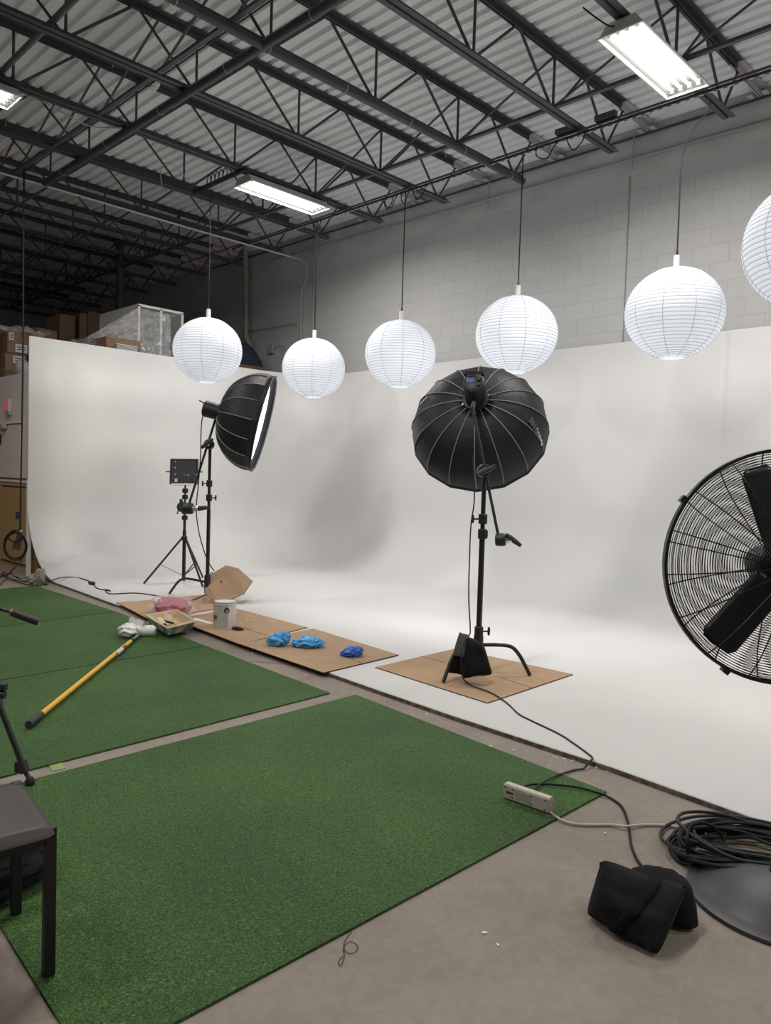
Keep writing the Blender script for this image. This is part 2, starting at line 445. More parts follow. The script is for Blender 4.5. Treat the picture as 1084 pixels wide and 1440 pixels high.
# door with closer
d0, d1, dt = P(30, 640).y, P(-60, 640).y, P(20, 596).z
dr = struct(MB().box((XP-0.01, (d0+d1)/2, (dt+zw)/2), (0.02, d1-d0, dt-zw-0.03)).build('door_1', M_partition))
MB().box((XP-0.02, (d0+d1)/2, dt+0.02), (0.03, d1-d0+0.1, 0.035)).build('door_frame', M_partwhite, dr)
pc = P(9, 600)
mm = MB(); mm.box((XP-0.06, pc.y, pc.z), (0.07, 0.22, 0.07)); mm.bar((XP-0.08, pc.y-0.1, pc.z+0.02), (XP-0.06, pc.y+0.35, pc.z+0.05), 0.02, 0.02)
mm.build('door_closer', M_grey, dr, bevel=0.01)
ph = P(3.5, 618); MB().box((XP-0.03, ph.y, ph.z), (0.02, 0.03, 0.14)).build('door_hinge', M_black, dr)
# pencil-plain wood panels leaning below
ya, yb = 10.02, P(-30, 760).y
t = thing('wood_cabinet', (XP-0.06, 10.6, 0), 'oak wood cabinet standing under the white partition by the exit sign', 'cabinet')
MB().box((XP-0.06, (ya+yb)/2, (zw-0.06)/2), (0.08, yb-ya, zw-0.06)).build('body', M_wood, t)
yd0, yd1 = P(14, 740).y, 10.16
MB().box((XP-0.11, (yd0+yd1)/2, zw*0.49), (0.02, yd0-yd1, zw*0.84)).build('door', mat('oak_panel_dark', (0.38, 0.24, 0.105), 0.55), t, bevel=0.004)
MB().box((XP-0.105, (yd0+yd1)/2, zw*0.49), (0.012, yd0-yd1+0.05, zw*0.84+0.05)).build('door_rebate', M_wooddark, t)

# exit sign
pe = P(14, 571)
t = thing('exit_sign', (XP-0.05, pe.y, pe.z-0.13), 'white exit sign with red letters high on the pale partition', 'sign')
MB().box((XP-0.03, pe.y, pe.z), (0.055, 0.19, 0.18)).build('housing', M_exitface, t, bevel=0.01)
text('EXIT', 0.115*1.3, M_exitred, t, (XP-0.059, pe.y+0.085, pe.z-0.05), (0, -1, 0), (0, 0, 1), extr=0.001, sx_=0.52)
MB().box((XP-0.025, pe.y-0.02, pe.z-0.11), (0.04, 0.14, 0.04)).build('bracket', M_grey, t)

# ================================================================== ROOF JOISTS
ZB, ZTC = 5.04, 5.565
JX0, JX1 = -6.3, 7.68
def make_joist(y, label):
    t = thing('roof_joist', (0, y, 5.0), label, 'joist', 'dark steel roof joists under the deck')
    m = MB()
    for s in (-1, 1):
        m.box(((JX0+JX1)/2, y+s*0.034, ZB-0.024), (JX1-JX0, 0.052, 0.007)); m.box(((JX0+JX1)/2, y+s*0.011, ZB), (JX1-JX0, 0.007, 0.055))
    m.build('bottom_chord', M_steel, t)
    m = MB()
    x0, x1 = JX0, 7.78
    for s in (-1, 1):
        m.box(((x0+x1)/2, y+s*0.040, ZTC+0.024), (x1-x0, 0.062, 0.008)); m.box(((x0+x1)/2, y+s*0.012, ZTC), (x1-x0, 0.008, 0.06))
    m.build('top_chord', M_steel, t)
    m = MB()
    x0, x1 = 7.78, 8.46
    for s in (-1, 1):
        m.box(((x0+x1)/2, y+s*0.040, ZTC+0.022), (x1-x0, 0.062, 0.010)); m.box(((x0+x1)/2, y+s*0.013, ZTC-0.012), (x1-x0, 0.010, 0.075))
        m.box((8.40, y+s*0.075, ZTC-0.055), (0.10, 0.055, 0.012))
    m.build('joist_seat', M_seat, t)
    bn = [7.52] + [6.45-1.25*k for k in range(11)]
    zb, ztp = ZB+0.01, ZTC-0.01
    def w(a, b): m = MB(); m.tube([a, b], 0.0135, 6); m.build('web_member', M_steel, t)
    w((bn[0], y, zb), (7.86, y, ztp)); w((bn[0]-0.03, y, zb), (7.03, y, ztp))
    for i in range(1, len(bn)):
        tr = 7.0 if i == 1 else (bn[i]+bn[i-1])/2
        w((bn[i]+0.04, y, zb), (tr-0.02, y, ztp))
        w((bn[i], y, zb), (bn[i], y, ztp))
        if i < len(bn)-1: w((bn[i]-0.04, y, zb), ((bn[i]+bn[i+1])/2+0.02, y, ztp))
    return t
JY = [3.0, 4.22, 5.42, 6.60, 7.80, 8.95, 10.08, 11.22, 12.35, 13.45, 14.55, 15.62, 16.68, 17.7, 18.7]
JL = ['dark steel roof joist nearest the camera, carrying the closest ceiling light at its end',
      'dark steel roof joist between the nearest light fixture and the black conduit joist',
      'dark steel roof joist with a fat black conduit strapped along its bottom chord',
      'dark steel roof joist next beyond the one carrying the black conduit',
      'dark steel roof joist that carries the middle ceiling light and the left ceiling light',
      'dark steel roof joist just beyond the middle ceiling light',
      'dark steel roof joist with the thin pale conduit running beside it',
      'dark steel roof joist just beyond the thin pale conduit, ending above the wall stack pipe']
ORD = ['eighth', 'seventh', 'sixth', 'fifth', 'fourth', 'third', 'second']
for k in range(7): JL.append('dark unlit roof joist over the loft, ' + ('farthest of all' if k == 6 else ORD[k+1] + ' from the far wall'))
j0 = make_joist(JY[0], JL[0])
for y, l in zip(JY[1:], JL[1:]): dup(j0, (0, y, 5.0), l)
for y in (1.8, 0.6, -0.6, -1.8, -3.0, -4.2): dup(j0, (0, y, 5.0), 'dark steel roof joist overhead, nearer than the nearest light fixture')
# bridging angles between joists at x = 6.42 and x = 3.52
def bridging(xb, label):
    t = thing('joist_bridging', (xb, 5, 5.0), label, 'bridging')
    MB().bar((xb, 0.6, ZB-0.005), (xb, 18.7, ZB-0.005), 0.045, 0.03).build('bottom_angle', M_steel, t)
    ys = [0.6, 1.8] + JY
    for a, b in zip(ys[:-1], ys[1:]):
        MB().bar((xb+0.03, b, ZB+0.01), (xb+0.03, a, ZTC-0.02), 0.02, 0.014).build('brace', M_steel, t)
bridging(6.42, 'dark bridging angle crossing the joists near the block wall')
bridging(3.52, 'dark bridging angle crossing the joists at upper left, beside the fat conduit')
# end braces from the last bottom chord to the wall
for k, y in enumerate(JY[:6]):
    pass
t = thing('wall_brace', (8.1, 5, 5.0), 'thin dark angle running along the wall at the joist seats', 'brace')
MB().bar((8.46, 1.0, 5.49), (8.46, 13.4, 5.49), 0.025, 0.02).build('angle', M_steel, t)

# conduits under the deck
def conduit(name, pts, r, m_, label, cat='pipe', sm=True, n=10):
    return tag(MB().tube(spline(pts, 6) if sm else pts, r, n).build(name, m_, smooth=True), label, cat)
t = thing('conduit', (3.83, 5, 4.95), 'fat dark grey conduit crossing under the joists at upper left', 'pipe')
MB().tube([(3.83, 0.5, 4.97), (3.83, 9.95, 4.97)], 0.043, 12).build('pipe', M_steel, t, smooth=True)
for k in range(8): MB().tube([(3.83, 1.2+k*1.17, 4.97), (3.83, 1.21+k*1.17, 4.97)], 0.047, 12).build('strap', M_grey, t)
t = thing('conduit', (3, 5.42, 4.95), 'fat dark grey conduit strapped under a roof joist, parallel to it', 'pipe')
MB().tube([(-5, 5.36, 4.965), (7.62, 5.36, 4.965)], 0.036, 12).build('pipe', M_steel, t, smooth=True)
for k in range(9): MB().tube([(0.4+k*0.87, 5.36, 4.965), (0.41+k*0.87, 5.36, 4.965)], 0.040, 12).build('strap', M_grey, t)
conduit('conduit', [(2.60, 0.5, 5.12), (2.60, 12, 5.12)], 0.028, mat('grey_conduit', (0.13, 0.13, 0.14), 0.5), 'mid grey conduit crossing the upper left corner of the roof', sm=False)
conduit('conduit', [(4.03, 0.5, 5.5), (4.03, 12, 5.5)], 0.009, mat('dark_red_pipe', (0.09, 0.04, 0.04), 0.5), 'thin dark red pipe along the roof at upper left', sm=False)
# strut rail with red pipe that carries the lantern cords
t = thing('strut_rail', (6.9, 5, 4.95), 'long black strut rail under the joists with a thin red pipe beside it', 'rail')
MB().bar((6.93, 0.8, 4.955), (6.93, 10.4, 4.955), 0.03, 0.025).build('rail', M_steel, t)
m = MB()
for k in range(110): m.box((6.93, 0.9+k*0.086, 4.9415), (0.012, 0.045, 0.002))
m.build('rail_slots', M_whiteplastic, t)['kind'] = 'stuff'
MB().tube([(6.93, 0.8, 4.995), (6.93, 12.5, 4.995)], 0.011, 8).build('red_pipe', M_red, t, smooth=True)
MB().tube([(6.90, 0.8, 4.975), (6.90, 10.2, 4.975)], 0.009, 8).build('grey_pipe', M_steel, t, smooth=True)
for yb_ in (3.9, 4.35): MB().box((6.9, yb_, 5.03), (0.06, 0.22, 0.05)).build('junction_box', M_steel, t)
for q, (yy, a) in enumerate([(4.45, .12), (4.35, -.1), (6.75, .1), (7.0, -.08), (6.55, .06), (6.5, -.1), (8.2, .08)]):
    MB().tube(spline([(6.92, yy, 4.96), (6.9, yy+a*.4, 4.88), (6.9, yy+a, 4.80), (6.9, yy+a*2, 4.86), (6.92, yy+a*2.2, 4.97)], 5), 0.006, 6).build('wire', M_cable, t, smooth=True)
t = thing('strut_rail', (5.27, 8.3, 4.95), 'short black strut rail with coiled wires left of the middle ceiling light', 'rail')
MB().bar((5.26, 7.65, 4.99), (5.26, 8.8, 4.99), 0.045, 0.04).build('rail', M_black, t)
for q in range(5):
    y0 = 8.05+0.09*q
    MB().tube(spline([(5.26, y0, 5.0), (5.27, y0+.02, 5.10), (5.27, y0+.07, 5.12), (5.26, y0+.09, 5.02)], 5), 0.006, 6).build('wire', M_cable, t, smooth=True)
t = thing('strut_rail', (3.4, 9.7, 4.9), 'short black strut rail at far left that the hanging cable drops from', 'rail')
MB().bar((3.45, 9.0, 4.97), (3.45, 9.85, 4.97), 0.045, 0.04).build('rail', M_steel, t)
# thin conduits on wall and roof
t = thing('conduit', (8.4, 6, 5.05), 'thin grey conduit running level along the top of the block wall', 'pipe')
za = PX(1084, 171, 8.45).z
MB().tube([(8.46, 0.5, za), (8.46, PX(404, 359, 8.45).y+0.5, PX(404, 359, 8.45).z)], 0.013, 8).build('pipe', M_grey, t, smooth=True)
MB().tube([(8.47, 0.5, za+0.045), (8.47, 6, za+0.045)], 0.008, 8).build('pipe', M_grey, t, smooth=True)
for yy in (4.45, 6.55): MB().tube([(8.40, yy-.08, 5.1), (8.40, yy-.08, 5.5)], 0.008, 6).build('drop', M_grey, t, smooth=True)
p = [V((-3, 10.0, 4.95)), V((3.3, 9.98, 4.95)), V((5.96, 10.0, 4.95)), PY(405, 360, 9.97), PX(424, 366, 8.3), PX(432, 380, 8.4), PX(430, 395, 8.42), PX(424, 415, 8.45), PX(423, 480, 8.45)]
conduit('conduit', [p[0], p[1], p[2]] + p[3:], 0.0135, M_seat, 'thin pale conduit crossing the roof then bending down the wall')
t = thing('conduit', (8.4, 9.8, 3), 'straight vertical grey conduit beside the smallest lantern cord', 'pipe')
MB().tube([PX(441.5, 343, 8.43), PX(440, 480, 8.43)], 0.02, 10).build('pipe', M_grey, t, smooth=True)
pp = [PX(x, y, 8.36) for x, y in ((345, 345), (346, 395), (346, 460), (346, 474), (352, 487), (353, 512))]
t = thing('drain_pipe', (8.36, 12, 3), 'cream vertical drain pipe with a jog, beyond the leftmost lantern', 'pipe')
MB().tube(pp, 0.05, 14).build('pipe', mat('pipe_cream', (0.33, 0.32, 0.29), 0.5), t, smooth=True)
for q in (1, 3): MB().tube([pp[q]+V((0, 0, .04)), pp[q]-V((0, 0, .04))], 0.06, 14).build('coupling', MATS['pipe_cream'], t, smooth=True)
p = [PX(x, y, 8.45) for x, y in ((345, 466), (370, 462), (405, 456), (417, 456), (419, 470), (419, 500))]
conduit('conduit', p, 0.009, M_grey, 'thin horizontal conduit on the block wall that turns down')
po = PX(381, 491, 8.46)
t = thing('outlet_box', po, 'small grey wall outlet box above the cyclorama corner', 'outlet')
MB().box(po, (0.06, 0.14, 0.16)).build('box', M_grey, t, bevel=0.01)
MB().tube(spline([po+V((0, -.08, 0)), po+V((0, -.25, .04)), po+V((0, -.4, -.02)), po+V((0, -.45, -.3))], 5), 0.006, 6).build('wire', M_grey, t, smooth=True)
p1 = PY(169, 385, 13.2)
tag(MB().tube([(p1.x, 13.2, zt), (p1.x, 13.2, 5.5)], 0.07, 12).build('steel_post', M_steel, smooth=True), 'dark round steel post rising from the loft behind the glass cabinet', 'post')
# control joint on the block wall
tag(MB().box((8.497, PX(884, 300, 8.5).y, 3.9), (0.008, 0.012, 2.6)).build('wall_joint', mat('joint', (0.28, 0.28, 0.27), 0.9)), 'dark vertical expansion joint in the block wall', 'joint')['kind'] = 'structure'
# smoke detector
ps = G(215, 122, 5.50)
t = thing('smoke_detector', ps, 'round white smoke detector on the roof deck at upper left', 'detector')
MB().lathe([(0.03, 0.06), (0.075, 0.055), (0.075, 0.03), (0.06, 0.012), (0.06, 0.0)], ps, 20).build('base', M_white, t, smooth=True)
MB().lathe([(0.045, 0.0), (0.045, -0.02), (0.02, -0.028)], ps, 20).build('cap', M_whiteplastic, t, smooth=True)

# ceiling lights
def make_light(c, label):
    c = V(c); L, W, H = 1.24, 0.37, 0.085
    t = thing('ceiling_light', c, label, 'light', 'four-tube ceiling lights')
    m = MB()
    # trapezoid housing, open below
    for s in (-1, 1):
        m.prism([(c.x-L/2, c.y+s*W/2, c.z), (c.x+L/2, c.y+s*W/2, c.z), (c.x+L/2, c.y+s*(W/2-0.07), c.z+H), (c.x-L/2, c.y+s*(W/2-0.07), c.z+H)], 0.003, (0, s, 0.5))
    m.box((c.x, c.y, c.z+H), (L, W-0.13, 0.004))
    for s in (-1, 1):
        x = c.x+s*L/2
        m.prism([(x, c.y-W/2, c.z), (x, c.y+W/2, c.z), (x, c.y+W/2-0.07, c.z+H), (x, c.y-W/2+0.07, c.z+H)], 0.004, (s, 0, 0))
    m.build('housing', M_reflector, t)
    m = MB()
    for s in (-1, 1): m.box((c.x, c.y+s*(W/2+0.004), c.z-0.002), (L+0.02, 0.014, 0.012)); m.box((c.x+s*(L/2+0.004), c.y, c.z-0.002), (0.014, W+0.02, 0.012))
    m.build('frame', M_white, t)
    for k in range(4):
        y = c.y + (k-1.5)*0.078
        tb = MB().tube([(c.x-L/2+0.06, y, c.z+0.028), (c.x+L/2-0.06, y, c.z+0.028)], 0.0135, 10).build('tube', M_tube, t, smooth=True)
        for s in (-1, 1): MB().box((c.x+s*(L/2-0.035), y, c.z+0.03), (0.04, 0.03, 0.045)).build('lamp_holder', M_whiteplastic, tb)
    for s in (-1, 1): MB().tube([(c.x+s*L*0.4, c.y, c.z+H), (c.x+s*L*0.4, c.y, 5.03)], 0.004, 6).build('hanger', M_steel, t)
    l = bpy.data.lights.new('lamp_light', 'AREA'); l.shape = 'RECTANGLE'; l.size = L-0.14; l.size_y = 0.026; l.energy = FIX_W/4
    l.color = (1.0, 0.96, 0.92)
    for k in range(4):      # one strip of light per fluorescent tube, at the tube's own place and size
        lo = bpy.data.objects.new('lamp_light', l); C.objects.link(lo); lo.parent = t; lo.location = (0, (k-1.5)*0.078, 0.013)
    return t
lt = make_light((6.09, 3.0, 4.90), 'large bright four-tube ceiling light at upper right')
dup(lt, (5.98, 7.86, 4.90), 'four-tube ceiling light above the smallest paper lantern, in the middle')
dup(lt, (2.12, 7.88, 4.90), 'ceiling light cut off by the left edge of the photo')
for lx, ly in ((2.12, 3.0), (-1.8, 3.0), (-1.8, 7.88), (2.12, -1.9), (6.09, -1.9)):  # unseen fixtures added on the visible spacing, to light the room more fully
    dup(lt, (lx, ly, 4.90), 'unseen ceiling light added overhead to help light the room')
conduit('lamp_wire', [(5.5, 3.05, 4.97), (5.42, 3.06, 4.93), (5.3, 3.1, 4.95), (5.25, 3.2, 5.05)], 0.006, M_cable, 'grey wire looping off the far end of the large ceiling light', 'wire')
conduit('lamp_wire', [G(36, 134, 4.95), G(70, 148, 4.93), G(100, 165, 4.88), G(130, 178, 4.90), G(172, 180, 4.95)], 0.006, M_grey, 'grey wire sagging from the left ceiling light', 'wire')
conduit('lamp_wire', [G(228, 262, 4.93), G(226, 240, 4.95), G(238, 228, 4.96), G(255, 243, 4.93), G(268, 258, 4.95)], 0.005, M_grey, 'thin grey wire loop beside the wire-laden short rail', 'wire')

# ================================================================== PAPER LANTERNS
def make_lantern(c, ztop, label, cordpts=None):
    c = V(c); a, b = 0.44, 0.415
    t = thing('paper_lantern', c, label, 'lantern', 'round white paper lanterns')
    prof = []; N = 33
    t0, t1 = math.radians(-76), math.radians(80)
    for i in range(N*4+1):
        th = t0+(t1-t0)*i/(N*4)
        k = 1 + 0.010*abs(math.sin(PI*i/4)) - 0.006
        prof.append((a*math.cos(th)*k, b*math.sin(th)*k))
    MB().lathe(prof, c, 48, cap=False).build('shade', M_lamppaper, t, smooth=True, angle=180)
    for k in range(10):      # vertical seams of the paper gores
        ph = 2*PI*k/10+0.2
        pts = [c + V((math.cos(ph)*a*1.004*math.cos(th), math.sin(ph)*a*1.004*math.cos(th), b*1.004*math.sin(th))) for th in [t0+(t1-t0)*i/24 for i in range(25)]]
        MB().tube(pts, 0.0035, 4).build('seam', M_lampring, t)
    m = MB()
    for i in range(1, N):
        th = t0+(t1-t0)*i/N
        rr = a*math.cos(th)*0.997; zz = b*math.sin(th)*0.997
        m.tube([c+V((rr*math.cos(q*PI/24), rr*math.sin(q*PI/24), zz)) for q in range(48)], 0.0036, 4, close=True)
    m.build('wire_hoops', M_lampring, t)
    MB().lathe([(0.105, -b*0.985), (0.112, -b*0.97), (0.112, -b*0.95)], c, 32, cap=False).build('bottom_rim', M_lamppaper, t, smooth=True)
    MB().lathe([(0.028, b-0.02), (0.030, b+0.06), (0.028, b+0.115), (0.012, b+0.12)], c, 16).build('socket', M_whiteplastic, t, smooth=True)
    top = c+V((0, 0, b+0.12))
    MB().lathe([(0.014, 0), (0.010, 0.03), (0.006, 0.06)], top, 10).build('cord_grip', M_black, t, smooth=True)
    pts = [top, top+V((0, 0, 0.3))] + [V(q) for q in (cordpts or [(c.x, c.y, ztop)])]
    MB().tube(spline(pts, 5), 0.0065, 6).build('cord', M_cable, t, smooth=True)
    return t
make_lantern(PX(292, 493, 5.4), 4.95, 'paper lantern on the far left, in front of the wrapped glass cabinet')
make_lantern(PX(441, 518, 6.9), 4.95, 'smallest-looking paper lantern, at the corner of the cyclorama')
make_lantern(PX(563, 498, 6.9), 4.95, 'paper lantern left of the round softbox top, third from the left')
make_lantern(PX(726, 471, 6.9), 4.92, 'paper lantern directly above the round black softbox')
c5 = PX(948, 441, 6.9)
make_lantern(c5, 4.9, 'largest full paper lantern, above the fan at right', [(c5.x, c5.y, 4.35), (c5.x, c5.y-0.03, 4.5), PX(975, 180, 6.9), PX(995, 158, 6.92), PX(998, 142, 6.93)])
make_lantern(PX(1149, 342, 5.4), 4.95, 'paper lantern cut off by the right edge of the photo')

# ================================================================== ARTIFICIAL GRASS MATS
def mat_piece(pts, label, z=0.009):
    m = MB(); poly = [V((p.x, p.y, z)) for p in pts]
    m.prism(poly, z-0.002)
    # ragged short blades standing along the edges and over the mat
    n = len(poly)
    for i in range(n):
        a, b = poly[i], poly[(i+1) % n]
        L = (b-a).length; d = (b-a).normalized(); o = V((d.y, -d.x, 0))
        for k in range(int(L*160)):
            p = a + d*random.uniform(0, L) + V((0, 0, -0.004))
            q = p + o*random.uniform(-0.002, 0.010) + d*random.uniform(-.005, .005) + V((0, 0, random.uniform(0, 0.006)))
            m.face([p-d*0.0012, p+d*0.0012, q])
    o = m.build('grass_mat', M_turf, keep=True)
    return tag(o, label, 'mat', 'artificial grass mats')
def lerp(a, b, t): return a+(b-a)*t
Z2 = 0.012
R = [G(50, 823, Z2), G(163, 859.5, Z2), G(289, 907.5, Z2), G(464, 973.5, Z2)]
Lf = []
for q in R:
    Lf.append(None)
def left_of(q, sx, sy):
    # far left continuation of the seam through pixel (0, sy)
    e = G(0, sy, Z2); d = (e-q).normalized()
    return q + d*(3.02)
Lf = [left_of(R[0], 0, 822+0) if False else None]*4
l0 = R[0]+ (G(0, 880.5, Z2)-R[1]).normalized()*3.0
l1 = R[1]+ (G(0, 880.5, Z2)-R[1]).normalized()*3.0
l2 = R[2]+ (G(0, 956, Z2)-R[2]).normalized()*3.0
l3 = R[3]+ (G(0, 1091.5, Z2)-R[3]).normalized()*3.0
gap = V((0, 0.008, 0))
mat_piece([R[0], R[1]+gap, l1+gap, l0], 'farthest artificial grass mat, by the hanging cable at the back left')
mat_piece([R[1]-gap, R[2]+gap, l2+gap, l1-gap], 'middle artificial grass mat, under the plastic-wrapped roller')
mat_piece([R[2]-gap, R[3], l3, l2-gap], 'artificial grass mat under the yellow pole, behind the bare concrete strip')
mat_piece([G(500, 976, Z2), G(853, 1112, Z2), G(242, 1438, Z2), G(88, 1441, Z2), G(0, 1299.5, Z2), G(0, 1299.5, Z2)+(G(38, 1097, Z2)-G(0, 1299.5, Z2))*0.2+V((-.10, 0.1, 0)), G(30, 1099, Z2)], 'nearest and largest artificial grass mat, under the power strip')
tag(MB().prism([G(68, 1075, 0.003), G(86, 1070.5, 0.003), G(92, 1080, 0.003), G(74, 1084, 0.003)], 0.002).build('floor_tape', M_tapegreen), 'small green tape patch on the bare concrete strip', 'tape')

# ================================================================== CARDBOARD
def sheet(pts, label, z, th=0.005, crease=None):
    t = thing('cardboard_sheet', V((pts[0].x, pts[0].y, z-th)), label, 'cardboard', 'flat cardboard sheets on the white floor')
    MB().prism([V((p.x, p.y, z)) for p in pts], th*0.9).build('board', M_card, t)
    m = MB(); n = len(pts)
    for i in range(n):
        a, b = pts[i], pts[(i+1) % n]
        d = (b-a).normalized(); o = V((d.y, -d.x, 0))
        cc = sum((q for q in pts), V((0, 0, 0)))/n
        if (a-cc).dot(o) < 0: o = -o
        m.prism([V((a.x, a.y, z-0.001)), V((b.x, b.y, z-0.001)), V(((b+o*.003).x, (b+o*.003).y, z-0.001)), V(((a+o*.003).x, (a+o*.003).y, z-0.001))], th)
    m.build('cut_edge', M_carddark, t)
    if crease:
        m = MB()
        for a, b in crease: m.bar(V((a.x, a.y, z+0.0005)), V((b.x, b.y, z+0.0005)), 0.006, 0.001)
        m.build('crease', M_carddark, t)
    return t
zc = 0.037
def gg(l, z=zc): return [G(x, y, z) for x, y in l]
sheet(gg([(164, 847), (196, 845), (288, 836), (318, 846), (306, 856), (262, 862), (206, 869)]), 'cardboard sheet farthest left, under the red plastic bag', zc)
sheet(gg([(233, 866), (322, 853), (432, 882), (338, 906)]), 'cardboard sheet under the paint can', zc, crease=[(G(330, 880, zc), G(374, 893, zc))])
sheet(gg([(338, 906), (440, 884), (560, 921), (455, 946)]), 'cardboard sheet under the three blue glove balls', zc+0.002, crease=[(G(487, 925, zc), G(510, 933, zc))])
sheet(gg([(528, 938), (640, 912), (805, 948), (685, 988)]), 'cardboard sheet under the large light stand and sandbag', zc, crease=[(G(592, 923, zc), G(625, 932, zc)), (G(707, 954, zc), G(750, 968, zc))])
# white paint smears and tape bits
def smear(l, label, z, m_=M_paint):
    return tag(MB().prism(gg(l, z), 0.001).build('paint_smear', m_), label, 'paint mark')
smear([(270, 870.5), (275, 868.5), (300, 876), (294, 877)], 'white paint stroke on cardboard beside the paint tray', zc+.0015)
smear([(331, 903), (336, 902), (364, 911.5), (360, 913)], 'white strip along the cyclorama edge below the blue gloves', CZ+0.003)
smear([(254, 866), (302, 858.5), (303, 860), (258, 868)], 'white line between the two cardboard sheets behind the paint tray', zc+.0015)
t = thing('paint_spatter', G(350, 868, zc), 'white paint flecks spattered on the cardboard by the paint can', 'paint marks')
m = MB()
for k in range(26):
    p = G(random.gauss(352, 14), random.gauss(869, 5), zc+.001); r_ = random.uniform(.003, .010)
    m.lathe([(r_, 0), (r_*.6, .001)], p, 6)
m.build('flecks', M_paint, t)
t.children[0]['kind'] = 'stuff'
t = thing('floor_debris', G(600, 1200), 'small chips of white debris scattered over the bare concrete', 'debris')
m = MB()
for (x, y) in [(681, 1313), (710, 1060), (793, 1068), (838, 1080), (854, 1086), (722, 1056), (690, 1050), (978, 1126), (850, 1173), (750, 1150), (700, 1330), (520, 1290), (400, 935), (380, 926), (355, 918), (430, 950), (600, 1005), (150, 858), (190, 872)]:
    p = G(x, y); a = random.uniform(0, PI); s_ = random.uniform(.004, .009)
    m.box(p+V((0, 0, .003)), (s_*2.2, s_, .004), Matrix.Rotation(a, 3, 'Z'))
for k in range(6):
    p = G(random.uniform(780, 810), random.uniform(1060, 1075)); a = random.uniform(0, PI); d = V((math.cos(a), math.sin(a), 0))*.04
    m.tube([p+V((0, 0, .003)), p+d*.5+V((0, 0, .008)), p+d+V((0, 0, .003))], .0015, 4)
o = m.build('chips', M_paint, t); o['kind'] = 'stuff'
conduit('thread', [G(x, y, .003) for x, y in ((494, 1310), (484, 1325), (486, 1338), (497, 1340), (503, 1330), (492, 1324), (483, 1332), (484, 1345), (479, 1358), (476, 1352), (482, 1344))], .0012, M_ink, 'loose dark thread lying on bare concrete beside the near mat', 'thread', n=4)
# floor joint near left bottom & hairline joint
tag(MB().prism([G(350, 930, .001), G(352, 929, .001), G(458, 905+34, .001), G(457, 940, .001)], .0008).build('floor_joint', mat('joint2', (.14, .13, .12), .9)), 'thin saw-cut joint in the concrete by the cyclorama edge', 'joint')['kind'] = 'structure'

# ================================================================== STANDS
def grip(parent, p, axis, lever, s=1.0):
    """grip head: two discs and a winged T handle"""
    p = V(p); axis = V(axis).normalized(); lever = V(lever).normalized()
    MB().lathe([(0.036*s, -0.03*s), (0.040*s, -0.02*s), (0.040*s, 0.02*s), (0.036*s, 0.03*s)], p, 18, axis).build('grip_head', M_blackp, parent, smooth=True)
    g = [c for c in parent.children if c.name.startswith('grip_head')][-1]
    MB().lathe([(0.018*s, 0.03*s), (0.018*s, 0.065*s), (0.014*s, 0.07*s)], p, 12, axis).build('clamp_screw', M_chrome, g, smooth=True)
    q = p+axis*0.075*s
    MB().tube([q-lever*0.055*s, q-lever*0.02*s, q+lever*0.02*s, q+lever*0.06*s], [0.012*s, 0.017*s, 0.016*s, 0.011*s], 8).build('wing_handle', M_blackp, g, smooth=True)
def collar(parent, p, r, h, knobdir, kl=0.05):
    p = V(p); d = V(knobdir).normalized()
    cl = MB().lathe([(r*1.3, -h/2), (r*1.55, -h/2+.005), (r*1.55, h/2-.005), (r*1.3, h/2)], p, 14).build('collar', M_blackp, parent, smooth=True)
    m = MB(); m.tube([p+d*r, p+d*(r+kl)], .006, 8); e = p+d*(r+kl)
    m.tube([e-V((0, 0, .028)), e, e+V((0, 0, .028))], [.008, .010, .008], 8)
    m.build('t_knob', M_blackp, cl, smooth=True)

def cstand(base, feet, ztop, rlow, zl, colls, label):
    base = V(base)
    t = thing('light_stand', base, label, 'light stand')
    MB().tube([base+V((0, 0, .10)), base+V((0, 0, zl))], rlow, 14).build('lower_column', M_black, t, smooth=True)
    MB().tube([base+V((0, 0, zl)), V((base.x, base.y, ztop))], rlow*.8, 14).build('upper_column', M_black, t, smooth=True)
    for f in feet:
        f = V(f); d = V((f.x-base.x, f.y-base.y, 0)); L = d.length; d.normalize()
        z0 = base.z
        pts = [base+V((0, 0, .21)), base+d*L*.35+V((0, 0, .215)), base+d*L*.62+V((0, 0, .205)), base+d*L*.78+V((0, 0, .15)), base+d*L*.9+V((0, 0, .075)), V((f.x, f.y, z0+.008))]
        MB().tube(spline(pts, 5), .0135, 10).build('leg', M_black, t, smooth=True)
    MB().lathe([(rlow*1.5, .12), (rlow*1.7, .14), (rlow*1.7, .27), (rlow*1.5, .29)], base, 14).build('base_hub', M_blackp, t, smooth=True)
    for z, kd in colls: collar(t, (base.x, base.y, z), rlow, .07, kd)
    return t
# --- main C-stand (round softbox)
b2 = G(671, 948, CZ+.01); b2.z = zc
ftr, ftl = G(745, 951, zc), G(623, 961, zc)
ang = math.atan2(ftr.y-b2.y, ftr.x-b2.x); L_ = (ftr-b2).length
third = b2 + V((math.cos(ang+PI*.9), math.sin(ang+PI*.9), 0))*L_
third = b2 + ((b2-ftr).normalized()+(b2-ftl).normalized()).normalized()*L_*.9
piv = PY(677, 662, b2.y)
S2 = cstand(b2, [ftr, ftl, third], piv.z, .020, 1.02, [(PY(673, 730, b2.y).z, -rt), (PY(675, 745, b2.y).z-.03, rt*.3-fw), (PY(672, 888, b2.y).z, rt)], 'tall black C-stand on the cardboard holding the round softbox')
MB().lathe([(.026, -.008), (.026, .008)], V((b2.x, b2.y, PY(672, 902, b2.y).z)), 14).build('white_ring', M_white, S2, smooth=True)
dpv = depth(piv)
armA, armB = PD(664, 572, dpv+.02), PD(702, 760, dpv-.12)
MB().tube([armA, armB], .0105, 10).build('boom_arm', M_black, S2, smooth=True)
